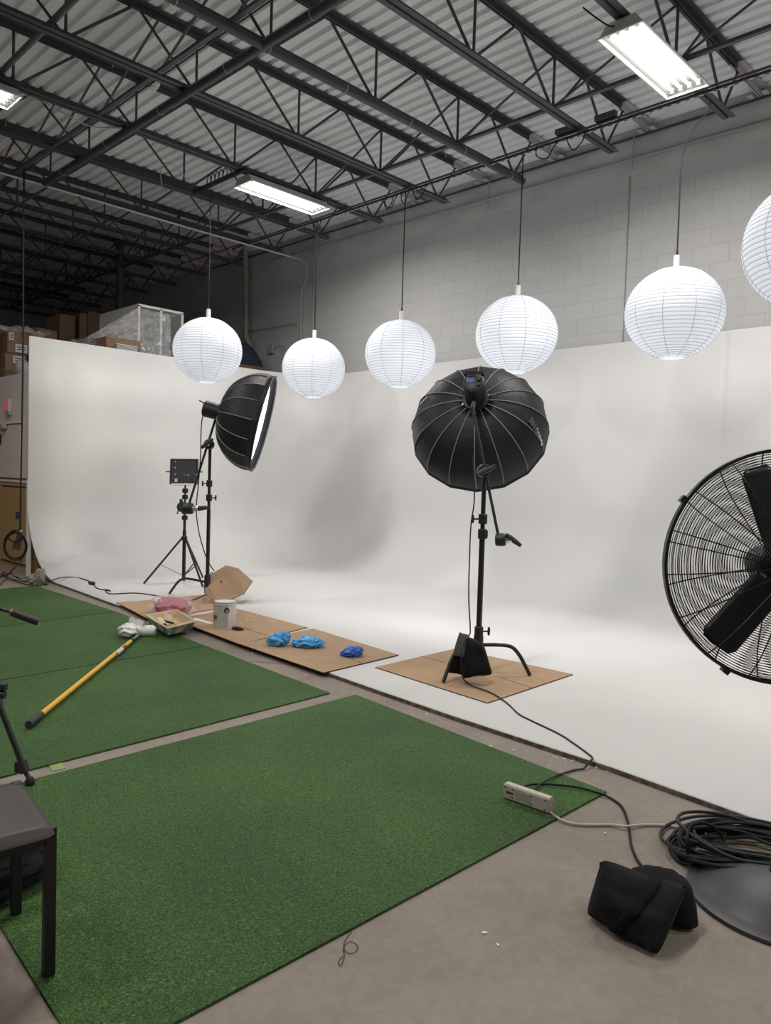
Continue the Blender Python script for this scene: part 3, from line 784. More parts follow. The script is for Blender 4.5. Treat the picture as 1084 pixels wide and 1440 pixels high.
grip(S2, PD(680, 662, dpv-.04), -fw+rt*.1, rt*.9+up*.45, 1.15)
grip(S2, PD(704, 759, dpv-.12), rt*.95-fw*.3, rt*.6-up*.45, 1.1)

# --- softbox builder
def softbox(apex, axis, R_, D_, roll, label, n=16, skirt=.05, r0_=.10):
    apex = V(apex); a = V(axis).normalized()
    t = thing('softbox', apex, label, 'softbox')
    q = V((0, 0, 1)).rotation_difference(a).to_matrix()
    # roll such that rib 0 is fixed
    def pt(r, z, th): return apex + q @ V((r*math.cos(th+roll), r*math.sin(th+roll), z))
    K = 10
    prof = []
    for i in range(K+1):
        s = i/K
        prof.append((r0_ + (R_-r0_)*math.sin(s*PI/2)**0.92, D_*(1-math.cos(s*PI/2))**0.95*0.97 + 0.03*D_*s))
    prof.append((R_*1.0, D_+skirt))
    m = MB()
    rows = [[m.bm.verts.new(pt(r, z, 2*PI*k/n)) for k in range(n)] for r, z in prof]
    for A, B in zip(rows[:-1], rows[1:]):
        for k in range(n): m.bm.faces.new((A[k], A[(k+1) % n], B[(k+1) % n], B[k]))
    m.build('canopy', M_fabric, t, smooth=True, angle=14, solid=.004)
    for k in range(n):
        MB().tube([pt(r*1.006, z-.002, 2*PI*k/n) for r, z in prof[:-1]], .0034, 5).build('rib', M_rib, t)
    m = MB(); m.tube([pt(R_*1.003, D_+skirt, 2*PI*k/n) for k in range(n)], .007, 6, close=True); m.build('rim_piping', mat('dark_piping', (.05, .05, .05), .6), t)
    m = MB(); m.face([pt(R_*.985, D_-.005, 2*PI*k/n) for k in range(n)]); m.build('diffuser', M_diff, t)
    sr = MB().lathe([(r0_*.7, -.03), (r0_*1.02, -.025), (r0_*1.02, .02), (r0_*.8, .03)], apex, 24, a).build('speed_ring', M_chrome if False else M_blackp, t, smooth=True)
    for k in range(n):
        p = pt(r0_*1.04, -.002, 2*PI*k/n)
        if k % 4 == 0: MB().lathe([(.011, -.012), (.014, 0), (.008, .012)], p, 10, a).build('rod_knob', M_chrome, sr, smooth=True)
    return t, pt, prof
dv = (fw.normalized())
hor = V((fw.x, fw.y, 0)).normalized()
ax2 = (hor*math.cos(math.radians(34)) + V((0, 0, -1))*math.sin(math.radians(34)) + rt*.03).normalized()
R2, D2_ = .555, .42
rimc = PD(674, 604, 6.2)
ap2 = PD(669, 563, 5.86)
ax2 = (rimc-ap2).normalized()
D2_ = (rimc-ap2).length
SB2, pt2, prof2 = softbox(ap2, ax2, R2, D2_, .12, 'round black softbox seen from behind, on the tall C-stand', 16)
# lettering on the canopy's right side
def canopy_point(pt, prof, s, th):
    f_ = s*(len(prof)-2); i = min(int(f_), len(prof)-3); k = f_-i
    r = prof[i][0]*(1-k)+prof[i+1][0]*k; z = prof[i][1]*(1-k)+prof[i+1][1]*k
    n = 16; seg = 2*PI/n; kk = math.floor(th/seg); u = th/seg-kk
    return pt(r, z, kk*seg)*(1-u)+pt(r, z, (kk+1)*seg)*u
def nearest_panel(px, py):
    best = None
    for k in range(64):
        for s in range(1, 40):
            p = canopy_point(pt2, prof2, s/40, k*2*PI/64)
            d = p-CP; z = d.dot(fw); X = 542+FPX*d.dot(rt)/z; Y = 720-FPX*d.dot(up)/z
            dd = (X-px)**2+(Y-py)**2
            if best is None or dd < best[0]: best = (dd, p, s/40, k*2*PI/64)
    return best
def lettering(s, p0, p1, size, m_, outline=False):
    A = nearest_panel(*p0); B = nearest_panel(*p1)
    x = (B[1]-A[1]).normalized()
    n_ = (A[1]+B[1])/2-(ap2+ax2*D2_*.9); n_ = (n_-x*n_.dot(x)).normalized()
    y = n_.cross(x)
    text(s, size, m_, SB2, A[1]+n_*.014, x, y, 'lettering', outline, extr=.001, width=(B[1]-A[1]).length)
M_logo = mat('logo_white', (.85, .85, .82), .6); M_logog = mat('logo_grey', (.14, .14, .15), .6)
lettering('Parabolic', (760, 625), (752, 604), .050, M_logo)
lettering('P105', (756, 605), (744, 589), .085, M_logog, True)
lettering('Parabolic', (591, 571), (602, 561), .035, M_logo)

# --- light head for round softbox
def head(apex, axis, L, r, upv, label, screen=True):
    a = V(axis).normalized(); apex = V(apex)
    t = thing('studio_light', apex-a*L, label, 'studio light')
    MB().lathe([(r*.8, -L), (r, -L+.012), (r, -.06), (r*.95, -.03), (r*.95, -.01)], apex, 24, a).build('body', M_blackp, t, smooth=True)
    e = apex-a*L
    y = V(upv); y = (y-a*y.dot(a)).normalized(); x = a.cross(y)
    Mx = Matrix((x, y, a)).transposed()
    if screen:
        MB().box(e+y*r*.15-x*r*.32-a*.004, (r*.75, r*.5, .006), Mx).build('screen', M_screen, t)
        m = MB(); m.bar(e+y*r*.75-x*r*.8-a*.03, e+y*r*.75+x*r*.8-a*.03, .02, .02)
        for s in (-1, 1): m.bar(e+y*r*.75+x*s*r*.8-a*.03, e+y*r*.75+x*s*r*.8, .02, .02)
        m.build('handle', M_blackp, t)
        for s in (.2, -.35): MB().lathe([(.013, -.016), (.013, 0)], e+x*r*.5+y*r*s, 10, a).build('dial', M_blackp, t, smooth=True)
    else:
        MB().bar(e+y*r*.6, e+y*r*.75-a*.06, .012, .012).build('handle', M_blackp, t)
    return t
hd2 = head(ap2-ax2*.02, ax2, .21, .082, (0, 0, 1), 'black cylindrical studio light with small blue screen on the round softbox')
MB().tube([armA+V((0, 0, -.02)), ap2-ax2*.12-V((0, 0, .08))], .016, 10).build('yoke', M_blackp, hd2, smooth=True)

# --- second stand with side-on softbox
b1 = G(291, 847, CZ); b1.z = CZ
fl1 = G(242, 835, CZ); fr1 = G(322, 841, CZ)
th1 = b1 + ((b1-fl1).normalized()+(b1-fr1).normalized()*.6).normalized()*.45
fl1 = b1+(fl1-b1).normalized()*.5; fr1 = G(326, 838, CZ); th1 = G(300, 822, CZ)
p1 = PY(294, 624, b1.y)
S1 = cstand(b1, [G(238, 836, CZ), th1, fr1], p1.z, .020, .98, [(PY(293, 680, b1.y).z, -rt), (PY(293, 700, b1.y).z, rt)], 'black C-stand behind the folded cardboard, holding the side-on softbox')
d1_ = depth(p1)
MB().tube([PD(304, 586, d1_), PD(263, 718, d1_-.12)], .0125, 10).build('boom_arm', M_black, S1, smooth=True)
grip(S1, PD(294, 625, d1_-.05), -fw, rt*.8+up*.6, 1.3)
grip(S1, PD(265, 715, d1_-.12), rt, rt*.8+up*.1, 1.5)
ap1 = PD(311, 572, d1_-.05)
rc1 = PD(369.5, 596, d1_-.07)
los = (rc1-CP).normalized(); yy_ = (up-los*up.dot(los)).normalized(); xx_ = los.cross(yy_)
a_t, a_b = math.radians(14), math.radians(6.5)
ax1 = ((xx_*math.cos(a_t)-yy_*math.sin(a_t))*math.cos(a_b) - los*math.sin(a_b)).normalized()
D1_ = .45
ap1 = rc1-ax1*D1_
SB1, pt1, prof1 = softbox(ap1, ax1, .505, D1_-.05, .07, 'black softbox seen side-on with its bright face to the right', 16, skirt=.06, r0_=.09)
hd1 = head(ap1-ax1*.01, ax1, .165, .085, (0, 0, 1), 'black studio light body behind the side-on softbox', False)
MB().tube([PD(304, 588, d1_), PD(308, 576, d1_-.02)], .024, 10).build('yoke', M_blackp, hd1, smooth=True)
tag(MB().tube(spline([PD(291, 583, d1_), PD(286, 583, d1_-.05), PD(283, 600, d1_-.1), PD(282, 640, d1_-.1), PD(279, 680, d1_-.1), PD(276, 715, d1_-.1), PD(279, 745, d1_-.1), PD(286, 772, d1_-.1), PD(293, 790, d1_-.1), PD(301, 803, d1_-.1)], 6), .0055, 6).build('power_cable', M_cable, smooth=True), 'thin black cable hanging from the side-on softbox light', 'cable')

# --- tripod stand with LED panel
bt = G(258, 820, CZ); bt.z = CZ
dt_ = depth(bt)
T = thing('tripod_stand', bt, 'black tripod stand holding the square LED panel', 'light stand')
hubz = PY(257, 757, bt.y).z
MB().tube([bt+V((0, 0, .03)), V((bt.x, bt.y, hubz+.1))], .022, 12).build('lower_column', M_black, T, smooth=True)
MB().tube([V((bt.x, bt.y, hubz+.1)), V((bt.x, bt.y, PY(257, 728, bt.y).z))], .017, 12).build('middle_column', M_black, T, smooth=True)
MB().tube([V((bt.x, bt.y, PY(257, 730, bt.y).z)), V((bt.x, bt.y, PY(259, 682, bt.y).z))], .011, 12).build('upper_column', M_black, T, smooth=True)
for yy in (757, 728, 699, 690): MB().lathe([(.022, -.03), (.036, -.02), (.036, .02), (.022, .03)], (bt.x, bt.y, PY(258, yy, bt.y).z), 12).build('collar', M_blackp, T, smooth=True)
f1, f2 = G(202, 822, CZ), G(285, 826, CZ)
f3 = bt + ((bt-f1).normalized()+(bt-f2).normalized()).normalized()*.5
f3 = bt*3-f1-f2 if (bt*3-f1-f2-bt).length < .8 else f3
for f_ in (f1, f2, f3):
    f_ = V((f_.x, f_.y, CZ+.01)); top = V((bt.x, bt.y, hubz)) + (f_-bt).normalized()*.03
    MB().tube([top, f_], .0125, 8).build('leg', M_black, T, smooth=True)
    mid = top*.42+f_*.58
    MB().bar(mid, bt+V((0, 0, .09)), .016, .006).build('brace', M_black, T)
grip(T, PD(256, 713, dt_-.05), -fw+rt*.3, up-rt*.2, 1.6)
MB().tube([PD(253, 711, dt_-.05), PD(249, 723, dt_-.06)], .009, 6).build('lever', M_blackp, T, smooth=True)
# LED panel: thick square seen from its back
pc_ = PD(259, 663.5, dt_-.02)
x_ = (rt*1.0+fw*.12).normalized(); y_ = (up-rt*.02); y_ = (y_-x_*y_.dot(x_)).normalized(); y_ = (y_ + fw*.12).normalized(); n_ = x_.cross(y_).normalized()   # n_ towards the camera
Mx = Matrix((x_, y_, n_)).transposed()
LP = thing('led_panel', pc_-y_*.15, 'square black LED light panel on the tripod stand, seen from behind', 'light panel')
MB().box(pc_, (.30, .285, .05), Mx).build('body', mat('panel_back', (.022, .025, .030), .5), LP, bevel=.006)
MB().box(pc_-n_*.03, (.28, .265, .012), Mx).build('light_face', M_ledface, LP)
for s in (-1, 1): MB().box(pc_+x_*s*.16, (.014, .31, .06), Mx).build('side_rail', M_black, LP)
MB().box(pc_+y_*.150, (.33, .014, .06), Mx).build('top_rail', M_black, LP)
MB().box(pc_-y_*.158-n_*.0, (.28, .022, .05), Mx).build('bottom_strip', M_white, LP)
for dx, dy in ((-.105, .12), (-.105, .045), (-.105, -.035), (.155, -.04)): MB().lathe([(.008, 0), (.006, .008)], pc_+x_*dx+y_*dy+n_*.025, 8, n_).build('screw', M_whiteplastic, LP)
MB().box(pc_+x_*.012-y_*.045+n_*.026, (.036, .02, .003), Mx).build('display', mat('dim_red', (.15, .02, .02), .4, emit=.08, ecol=(1, .1, .1)), LP)
MB().box(pc_+x_*.055-y_*.045+n_*.026, (.012, .028, .004), Mx).build('switch', M_grey, LP)
MB().box(pc_-x_*.09-y_*.11+n_*.026, (.034, .045, .004), Mx).build('sticker', M_label, LP)
MB().box(pc_-x_*.055-y_*.115+n_*.028, (.03, .05, .012), Mx).build('socket', M_black, LP)
MB().box(pc_+x_*.10-y_*.11+n_*.028, (.03, .05, .012), Mx).build('socket', M_black, LP)
for s in (-1, 1): MB().tube([pc_+x_*s*.165, pc_+x_*s*.22], .008, 8).build('tilt_knob', M_black, LP)

# ================================================================== CABLES ON THE CYC
def cable(pts, r, m_, label, name='power_cable', k=6, n=8):
    return tag(MB().tube(spline(pts, k), r, n).build(name, m_, smooth=True), label, 'cable')
q2 = depth(b2)
cable([PD(665, 640, q2-.02), PD(667, 700, q2-.05), PD(662, 740, q2-.05), PD(660, 790, q2-.08), PD(659, 840, q2-.1), PD(661, 880, q2-.15), PD(660, 893, q2-.17), PD(651, 905, q2-.30), PD(649, 918, q2-.36), PD(649, 940, q2-.33), G(652, 955, .06), G(663, 964, .05), G(690, 974, .046), G(712, 988, .037),
       G(728, 1003, CZ+.006), G(742, 1011, CZ+.006), G(784, 1031, CZ+.006), G(806, 1045, CZ+.006), G(824, 1058, CZ+.006), G(833, 1066, CZ+.010), G(833, 1066, CZ+.010)+V((-.05, -.005, -.010)), G(833, 1066, CZ+.010)+V((-.085, -.003, -.030)), G(812, 1082, .008), G(800, 1085, .008), G(777, 1093, .02), G(762, 1101, .022), G(752, 1110, .022), G(746, 1122, .03)],
      .0048, M_cable2, 'black cable running from the round softbox down over the sandbag to the power strip')
cable([G(731, 1114, .04), G(738, 1106, .03), G(750, 1103, .022), G(775, 1103, .02), G(810, 1107, .02), G(838, 1114, .018), G(856, 1121, .008), G(873, 1133, .007), G(881, 1150, .007), G(885, 1170, .007), G(888, 1190, .007), G(900, 1215, .007), G(930, 1240, .007)],
      .0052, M_cable, 'dark cable crossing the near mat edge from the power strip to the black floor sandbag')
cable([G(774, 1142, .03), G(784, 1150, .012), G(800, 1157, .009), G(822, 1160, .008), G(860, 1160, .008), G(880, 1162, .016), G(905, 1160, .008), G(940, 1161, .008), G(975, 1168, .008), G(1000, 1175, .02)], .0055, M_beige, 'beige cord of the power strip crossing the bare concrete')
cable([G(60, 821, .01), G(67, 819, .02), G(76, 815, .075), G(92, 811.5, .065), G(112, 813, .045), G(129, 819, CZ+.008), G(136, 827, CZ+.006), G(155, 831, CZ+.006), G(148, 829, CZ+.006), G(155, 835, CZ+.006), G(190, 834, CZ+.006), G(222, 838, CZ+.006), G(262, 845, CZ+.012), G(290, 836, CZ+.012)],
      .006, M_cable, 'black cable lying across the white floor at the far left with an inline plug')
tag(MB().box(G(129, 820, CZ+.02), (.05, .09, .035)).build('plug', M_blackp, bevel=.006), 'black inline plug on the cable on the white floor', 'plug')

# ================================================================== SANDBAGS
def pouch(m, TL, TR, BR, BL, thick, seed=0, N=18, zmin=None):
    TL, TR, BR, BL = map(V, (TL, TR, BR, BL))
    nrm = (TR-TL).cross(BL-TL).normalized()
    if nrm.dot(fw) > 0: nrm = -nrm
    def surf(sgn):
        def fn(u, v):
            p = (TL*(1-u)+TR*u)*(1-v)+(BL*(1-u)+BR*u)*v
            e = (max(0, 1-abs(2*u-1)**2.6)*max(0, 1-abs(2*v-1)**3.0))**.55
            w_ = noise.noise(V((u*3+seed, v*3, seed)))*.35 + noise.noise(V((u*9+seed, v*7, 1)))*.12
            cu, cv = abs(2*u-1), abs(2*v-1); inn = .035*(cu*cv)**5 - .01*math.sin(7*u+seed)*cv**4 + .02*(math.sin(PI*u)*cv**6)
            c_ = (TL+TR+BR+BL)/4
            p = p + (c_-p)*inn*2 + nrm*sgn*thick*e*(1+w_)
            if zmin is not None and p.z < zmin: p.z = zmin
            return p
        return fn
    m.grid(surf(1), N, N); m.grid(surf(-1), N, N)
bl_, br_ = G(823, 1286, .01), G(926, 1345, .01)
d_ = depth(bl_)
SBG = thing('sandbag', (bl_+br_)/2, 'black saddle sandbag lying on bare concrete beside the fan base', 'sandbag')
m = MB(); tl_, tr_ = PD(846, 1207, depth(bl_)+.02), PD(968, 1246, depth(br_)+.16)
pouch(m, tl_, tr_, br_, bl_, .075, 1, zmin=.003)
bmesh.ops.remove_doubles(m.bm, verts=m.bm.verts, dist=.0008); fpo = m.build('front_pouch', M_bag, SBG, smooth=True, angle=60)
m = MB(); bb = G(985, 1308, .01); bb2 = G(890, 1262, .01)
pouch(m, PD(880, 1222, depth(tl_)+.08), tr_+V((0, 0, .0)), bb, bb2+V((.02, .02, 0)), .075, 5, zmin=.003)
bmesh.ops.remove_doubles(m.bm, verts=m.bm.verts, dist=.0008); m.build('rear_pouch', M_bag, SBG, smooth=True, angle=60)
def onp(u, v, out=.062):
    p = (tl_*(1-u)+tr_*u)*(1-v)+(bl_*(1-u)+br_*u)*v
    nn = (tr_-tl_).cross(bl_-tl_).normalized()
    if nn.dot(fw) > 0: nn = -nn
    e = (max(0, 1-abs(2*u-1)**2.6)*max(0, 1-abs(2*v-1)**3.0))**.55
    w_ = noise.noise(V((u*3+1, v*3, 1)))*.35 + noise.noise(V((u*9+1, v*7, 1)))*.12
    return p+nn*(.004+.076*e*(1+w_))
m = MB()
m.grid(lambda u, v: onp(.40+.15*(u-.5)+.22*(1-v)**1.5, .01+v*.97), 3, 14)
m.build('strap', mat('strap_black', (.008, .008, .010), .9, spec=.1), fpo, smooth=True, solid=.003)
m = MB(); pk = tl_+rt*.004-up*.035; m.box(pk, (.022, .004, .045), Matrix((rt, fw, up)).transposed()); ctg = m.build('care_tag', M_blackp, fpo)
MB().box(pk-fw*.003, (.010, .002, .03), Matrix((rt, fw, up)).transposed()).build('tag_print', M_label, fpo)
# sandbag on C-stand leg
q_ = depth(G(655, 962, zc))
SB_ = thing('sandbag', G(660, 955, zc), 'black sandbag draped over the leg of the tall C-stand', 'sandbag')
m = MB(); pouch(m, PD(652, 891, q_+.02), PD(680, 905, q_+.03), PD(693, 949, q_+.0), PD(651, 955, q_-.02), .06, 2, zmin=zc+.002)
bmesh.ops.remove_doubles(m.bm, verts=m.bm.verts, dist=.0008); m.build('front_pouch', M_bag, SB_, smooth=True, angle=60)
m = MB(); pouch(m, PD(645, 890, q_+.10), PD(672, 900, q_+.12), PD(664, 952, q_+.06), PD(629, 947, q_+.10), .055, 3, zmin=zc+.002)
bmesh.ops.remove_doubles(m.bm, verts=m.bm.verts, dist=.0008); m.build('rear_pouch', M_bag, SB_, smooth=True, angle=60)
m = MB(); pouch(m, PD(646, 888, q_+.05), PD(660, 893, q_+.0), PD(652, 925, q_-.03), PD(636, 922, q_+.02), .012, 9)
m.build('flap', mat('grey_flap', (.05, .048, .045), .7), SB_, smooth=True)

# ================================================================== POWER STRIP
z0 = .012
a_, b_ = G(707, 1122, z0), G(771, 1145, z0)
d_ = (b_-a_).normalized(); o_ = V((-d_.y, d_.x, 0)); o_ = -o_ if o_.dot(fw) < 0 else o_
L_ = (b_-a_).length
PS = thing('power_strip', (a_+b_)/2, 'beige power strip lying on its side on the near grass mat', 'power strip')
Mx = Matrix((d_, o_, V((0, 0, 1)))).transposed()
cc = (a_+b_)/2+o_*.02+V((0, 0, .032))
MB().box(cc, (L_, .038, .060), Mx).build('body', M_beige, PS, bevel=.004)
MB().box(cc+V((0, 0, .030)), (L_*.98, .030, .006), Mx).build('top_edge', M_beige, PS)
MB().box(cc-o_*.0192+d_*(-L_*.06), (L_*.33, .001, .036), Mx).build('label_plate', mat('beige_plate', (.38, .35, .31), .5), PS)
for dx, dz in ((-.28, .018), (-.30, -.016), (.12, .017), (.12, -.017), (.42, .02), (.42, -.02), (-.45, .02)): MB().box(cc-o_*.0195+d_*(L_*dx)+V((0, 0, dz)), (.012, .001, .004), Mx).build('slot', M_ink, PS)
MB().box(cc-o_*.0193+d_*(-L_*.33), (.028, .001, .008), Mx).build('logo_print', M_ink, PS)
MB().box(cc-o_*.0193+d_*(-L_*.40), (.012, .001, .012), Mx).build('logo_print', M_ink, PS)
for s in (.30, -.05): MB().box(cc+o_*.03+d_*(L_*s), (.035, .03, .03), Mx).build('plug', M_blackp, PS, bevel=.004)

# ================================================================== FAN
fc = PD(1104, 797, 2.37)
bs = G(1102, 1268, 0)
fn = (-fw - rt*.10).normalized()
FAN = thing('pedestal_fan', V((bs.x, bs.y, 0)), 'large black pedestal fan cut off by the right edge', 'fan')
RF = .368
FCX, FCY = 1104, 797
qf = V((0, 0, 1)).rotation_difference(fn).to_matrix()
def fp(r, z, th): return fc + qf @ V((r*math.cos(th), r*math.sin(th), z))
MB().lathe([(RF-.008, -.016), (RF+.002, -.016), (RF+.004, 0.0), (RF+.002, .014), (RF-.008, .014), (RF-.006, 0)], fc, 72, fn, cap=False).build('rim', M_black, FAN, smooth=True)
def guard(sg, depthg, name):
    m = MB()
    def gz(r):
        t_ = r/RF
        return sg*depthg*(1-t_**5)
    NR = 40
    for i in range(NR):
        r = .055+(RF-.06)*i/(NR-1)
        m.tube([fp(r, gz(r), 2*PI*k/72) for k in range(72)], .00125, 4, close=True)
    for k in range(16):
        th = 2*PI*k/16+(.1 if sg < 0 else 0)
        m.tube([fp(.05+(RF-.05)*i/14, gz(.05+(RF-.05)*i/14)+sg*.003, th) for i in range(15)], .0022, 5)
    m.build(name, M_black, FAN, smooth=False)
guard(1, .065, 'front_guard'); guard(-1, .075, 'rear_guard')
MB().lathe([(.0, .074), (.045, .073), (.055, .066), (.05, .058)], fc, 24, fn).build('hub_badge', M_black, FAN, smooth=True)
MB().lathe([(.05, -.19), (.06, -.18), (.06, -.085), (.05, -.06), (.03, -.05), (.03, .03)], fc, 24, fn).build('motor', M_black, FAN, smooth=True)
# angle in fan plane for a pixel direction
def ang_for(px, py):
    best = None
    for k in range(720):
        th = k*PI/360; p = fp(.30, 0, th)-CP; z = p.dot(fw); X = 542+FPX*p.dot(rt)/z; Y = 720-FPX*p.dot(up)/z
        a1 = math.atan2(Y-FCY, X-FCX); a2 = math.atan2(py-FCY, px-FCX); dd = abs(math.atan2(math.sin(a1-a2), math.cos(a1-a2)))
        if best is None or dd < best[0]: best = (dd, th)
    return best[1]
thb = ang_for(1062, 655)
tb2 = ang_for(1012, 900)
for k, th in enumerate((thb, tb2, 2*thb-tb2)):
    m = MB()
    def bl(u, v):
        r = .05+.275*u; wv = .050+.006*u
        if u > .92: wv *= math.sqrt(max(.25, 1-((u-.92)/.08)**2*.5))
        s_ = (v-.5)*2*wv
        return fp(math.hypot(r, s_), (v-.5)*.045*(1-.2*u)-.005, th+math.atan2(s_, r))
    m.grid(bl, 12, 6)
    m.build('blade', M_black, FAN, smooth=True, solid=.003)
MB().tube([V((bs.x, bs.y, .05)), V((bs.x, bs.y, fc.z-.12))], .017, 12).build('pole', M_black, FAN, smooth=True)
mc = fc-fn*.15
MB().tube([V((bs.x, bs.y, fc.z-.13)), V((mc.x, mc.y, mc.z-.06)), mc], .025, 10).build('yoke', M_black, FAN, smooth=True)
MB().lathe([(.305, .0), (.310, .004), (.308, .014), (.275, .020), (.262, .030), (.20, .062), (.12, .088), (.05, .100), (.045, .125), (.0, .125)], V((bs.x, bs.y, 0)), 72).build('base', mat('base_metal', (.030, .030, .033), .45), FAN, smooth=True, angle=30)
for th in (210, 330, 90):
    a = math.radians(th); MB().lathe([(.005, 0), (.005, .002)], V((bs.x+.287*math.cos(a), bs.y+.287*math.sin(a), .018)), 8).build('bolt_hole', M_ink, FAN)
for th in (-2.4, 2.6): MB().box(fp(RF+.004, 0, ang_for(963, 705) if th > 0 else ang_for(1018, 945)), (.022, .022, .03), qf).build('rim_clip', M_black, FAN)

# cable pile
cc = G(1050, 1208, 0)
def loops(seed, turns, r0_, z0_, z1_, cx, jit):
    rnd = random.Random(seed); pts = []
    off = V((0, 0, 0)); N = turns*14
    ph = rnd.uniform(0, 6)
    for i in range(N):
        th = 2*PI*i/14
        k = i/14
        rr = r0_*(1+jit*noise.noise(V((k*.9, seed, 0)))) * (1+.12*math.sin(2*th+ph))
        ex = 1.25
        loc = rt*(rr*ex*math.cos(th)) + V((fw.x, fw.y, 0))*(rr*.95*math.sin(th))
        o = V((noise.noise(V((k*.7, seed, 3))), noise.noise(V((k*.7, seed, 7))), 0))*.10
        z = z0_+(z1_-z0_)*abs(noise.noise(V((k*1.3, seed, 11))))*1.6 + .008
        p = cx+loc+o; p.z = z
        # lie on top of the fan base where they cross it
        dr_ = math.hypot(p.x-bs.x, p.y-bs.y)
        if dr_ < .325: p.z = max(p.z, .03+.055*(1-dr_/.325)+.008+.3*(z-.008))
        pts.append(p)
    return pts
t = thing('cable_pile', V((cc.x, cc.y, 0)), 'tangled pile of thick black cable behind the fan base', 'cable')
MB().tube(spline(loops(1, 8, .19, .0, .07, cc, .35), 4), .0068, 7).build('cable', M_cable, t, smooth=True)
MB().tube(spline(loops(5, 7, .23, .0, .09, cc+rt*.03, .3), 4), .0068, 7).build('cable', M_cable2, t, smooth=True)
MB().tube(spline(loops(9, 5, .15, .02, .10, cc-rt*.03, .4), 4), .0068, 7).build('cable', M_cable, t, smooth=True)
MB().tube(spline([G(968, 1200, .05), G(966, 1180, .10), PD(970, 1164, depth(cc)), PD(985, 1157, depth(cc)), PD(1003, 1163, depth(cc)), PD(1017, 1180, depth(cc)), G(1022, 1200, .04)], 6), .0068, 7).build('cable', M_cable, t, smooth=True)

# ================================================================== PAINTING GEAR
# extension pole
pa, pb = G(40, 1019, .035), G(186, 900, .035)
t = thing('extension_pole', V((pa.x, pa.y, .012)), 'yellow paint roller extension pole with a black grip on the grass', 'pole')
dd = (pb-pa).normalized()
MB().tube([pa, pa+dd*.17], .020, 14).build('grip', mat('dark_grip', (.03, .032, .03), .6), t, smooth=True)
MB().tube([pa+dd*.165, pb-dd*.05], .0155, 14).build('pole', M_yellow, t, smooth=True)
s0 = G(163, 920, .035)
MB().tube([s0, s0+dd*.16], .0159, 14, cap=False).build('sticker', M_label, t, smooth=True)
MB().tube([s0+dd*.16, s0+dd*.25], .0160, 14, cap=False).build('sticker', M_red, t, smooth=True)
MB().tube([pb-dd*.05, pb], .019, 12).build('collar', M_blackp, t, smooth=True)
MB().tube([pb, pb+dd*.10, pb+dd*.22], [.014, .012, .010], 10).build('tip', mat('paint_grey', (.25, .28, .25), .5, var=(30, (.06, .10, .06), .4, .6)), t, smooth=True)
# wrapped roller (clear plastic bag with white roller)
rp = G(190, 890, .05)
t = thing('wrapped_roller', V((rp.x, rp.y, .012)), 'white paint roller wrapped in a clear plastic bag on the grass', 'paint roller')
a, b = G(172, 884, .05), G(216, 886, .05)
MB().tube([a, a*.6+b*.4, b-rt*.05, b], [.035, .035, .034, .03], 14).build('roller', M_paint, t, smooth=True)
m = MB(); m.blob(G(180, 886, .07), (.07, .09, .05), 4, .35, 2.0, 4, floor=.014); m.tube([G(182, 886, .05), G(200, 887, .052), G(214, 887, .05), G(219, 888, .045)], [.045, .046, .05, .035], 14)
m.build('plastic_bag', M_filmthick, t, smooth=True)
m = MB(); m.grid(lambda u, v: G(180+u*20, 876+6*u, .09)+V((0, 0, .05*math.sin(PI*v)))+rt*.03*v+V((0, 0, .02*noise.noise(V((u*5, v*5, 2))))), 8, 8); m.build('bag_mouth', M_filmthick, t, smooth=True)
# tray
c1, c2, c3, c4 = G(205, 868, .10), G(248, 860, .10), G(275, 876, .10), G(236, 886, .10)
cz = (c1+c2+c3+c4)/4
t = thing('paint_tray', V((cz.x, cz.y, .012)), 'used rectangular paint tray straddling the grass and cardboard edge', 'paint tray')
def q4(u, v, z, sh):
    p = (c1*(1-u)+c2*u)*(1-v)+(c4*(1-u)+c3*u)*v
    p = cz+(p-cz)*sh; p.z = z; return p
for nm, s0_, s1_, zt_, zb_, M_ in (('liner', .97, .80, .115, .055, M_tray), ('tray_body', 1.0, .84, .108, .040, M_trayclear)):
    m = MB()
    ring = [(0, 0), (1, 0), (1, 1), (0, 1)]
    T_ = [m.bm.verts.new(q4(u, v, zt_, s0_)) for u, v in ring]; B_ = [m.bm.verts.new(q4(u, v, zb_, s1_)) for u, v in ring]
    for i in range(4): m.bm.faces.new((T_[i], B_[i], B_[(i+1) % 4], T_[(i+1) % 4]))
    m.bm.faces.new(B_)
    m.build(nm, M_, t, solid=.003, bevel=.01)
m = MB(); ring = [(0, 0), (1, 0), (1, 1), (0, 1)]
m.tube([q4(u, v, .116, 1.0) for u, v in [(0, 0), (.5, 0), (1, 0), (1, .5), (1, 1), (.5, 1), (0, 1), (0, .5)]], .008, 6, close=True); m.build('tray_lip', mat('tray_lip', (.66, .56, .45), .5), t, smooth=True)
zs = .075
a, b = G(224, 872, zs+.02), G(231, 880, zs+.02)
rl = thing('mini_roller', a, 'small cream paint roller lying in the paint tray', 'paint roller')
MB().tube([a, b], .028, 14).build('nap', M_nap, rl, smooth=True); MB().tube([b, b+(b-a).normalized()*.01], .020, 12).build('core', M_ink, rl, smooth=True)
a, b = G(230, 873, zs+.01), G(246, 877, zs+.01)
br = thing('paint_brush', a, 'black and yellow handled tool lying in the paint tray', 'tool')
MB().tube([a, (a+b)/2, b], [.009, .011, .008], 8).build('handle', M_blackp, br, smooth=True)
MB().tube([b, b+(b-a).normalized()*.04], .012, 8).build('tip', M_yellow, br, smooth=True)
tag(MB().tube([G(252, 880, zs+.005), G(268, 877, zs+.005)], .016, 10).build('roller_sleeve', M_paint, smooth=True), 'white roller sleeve lying at the right end of the paint tray', 'paint roller')
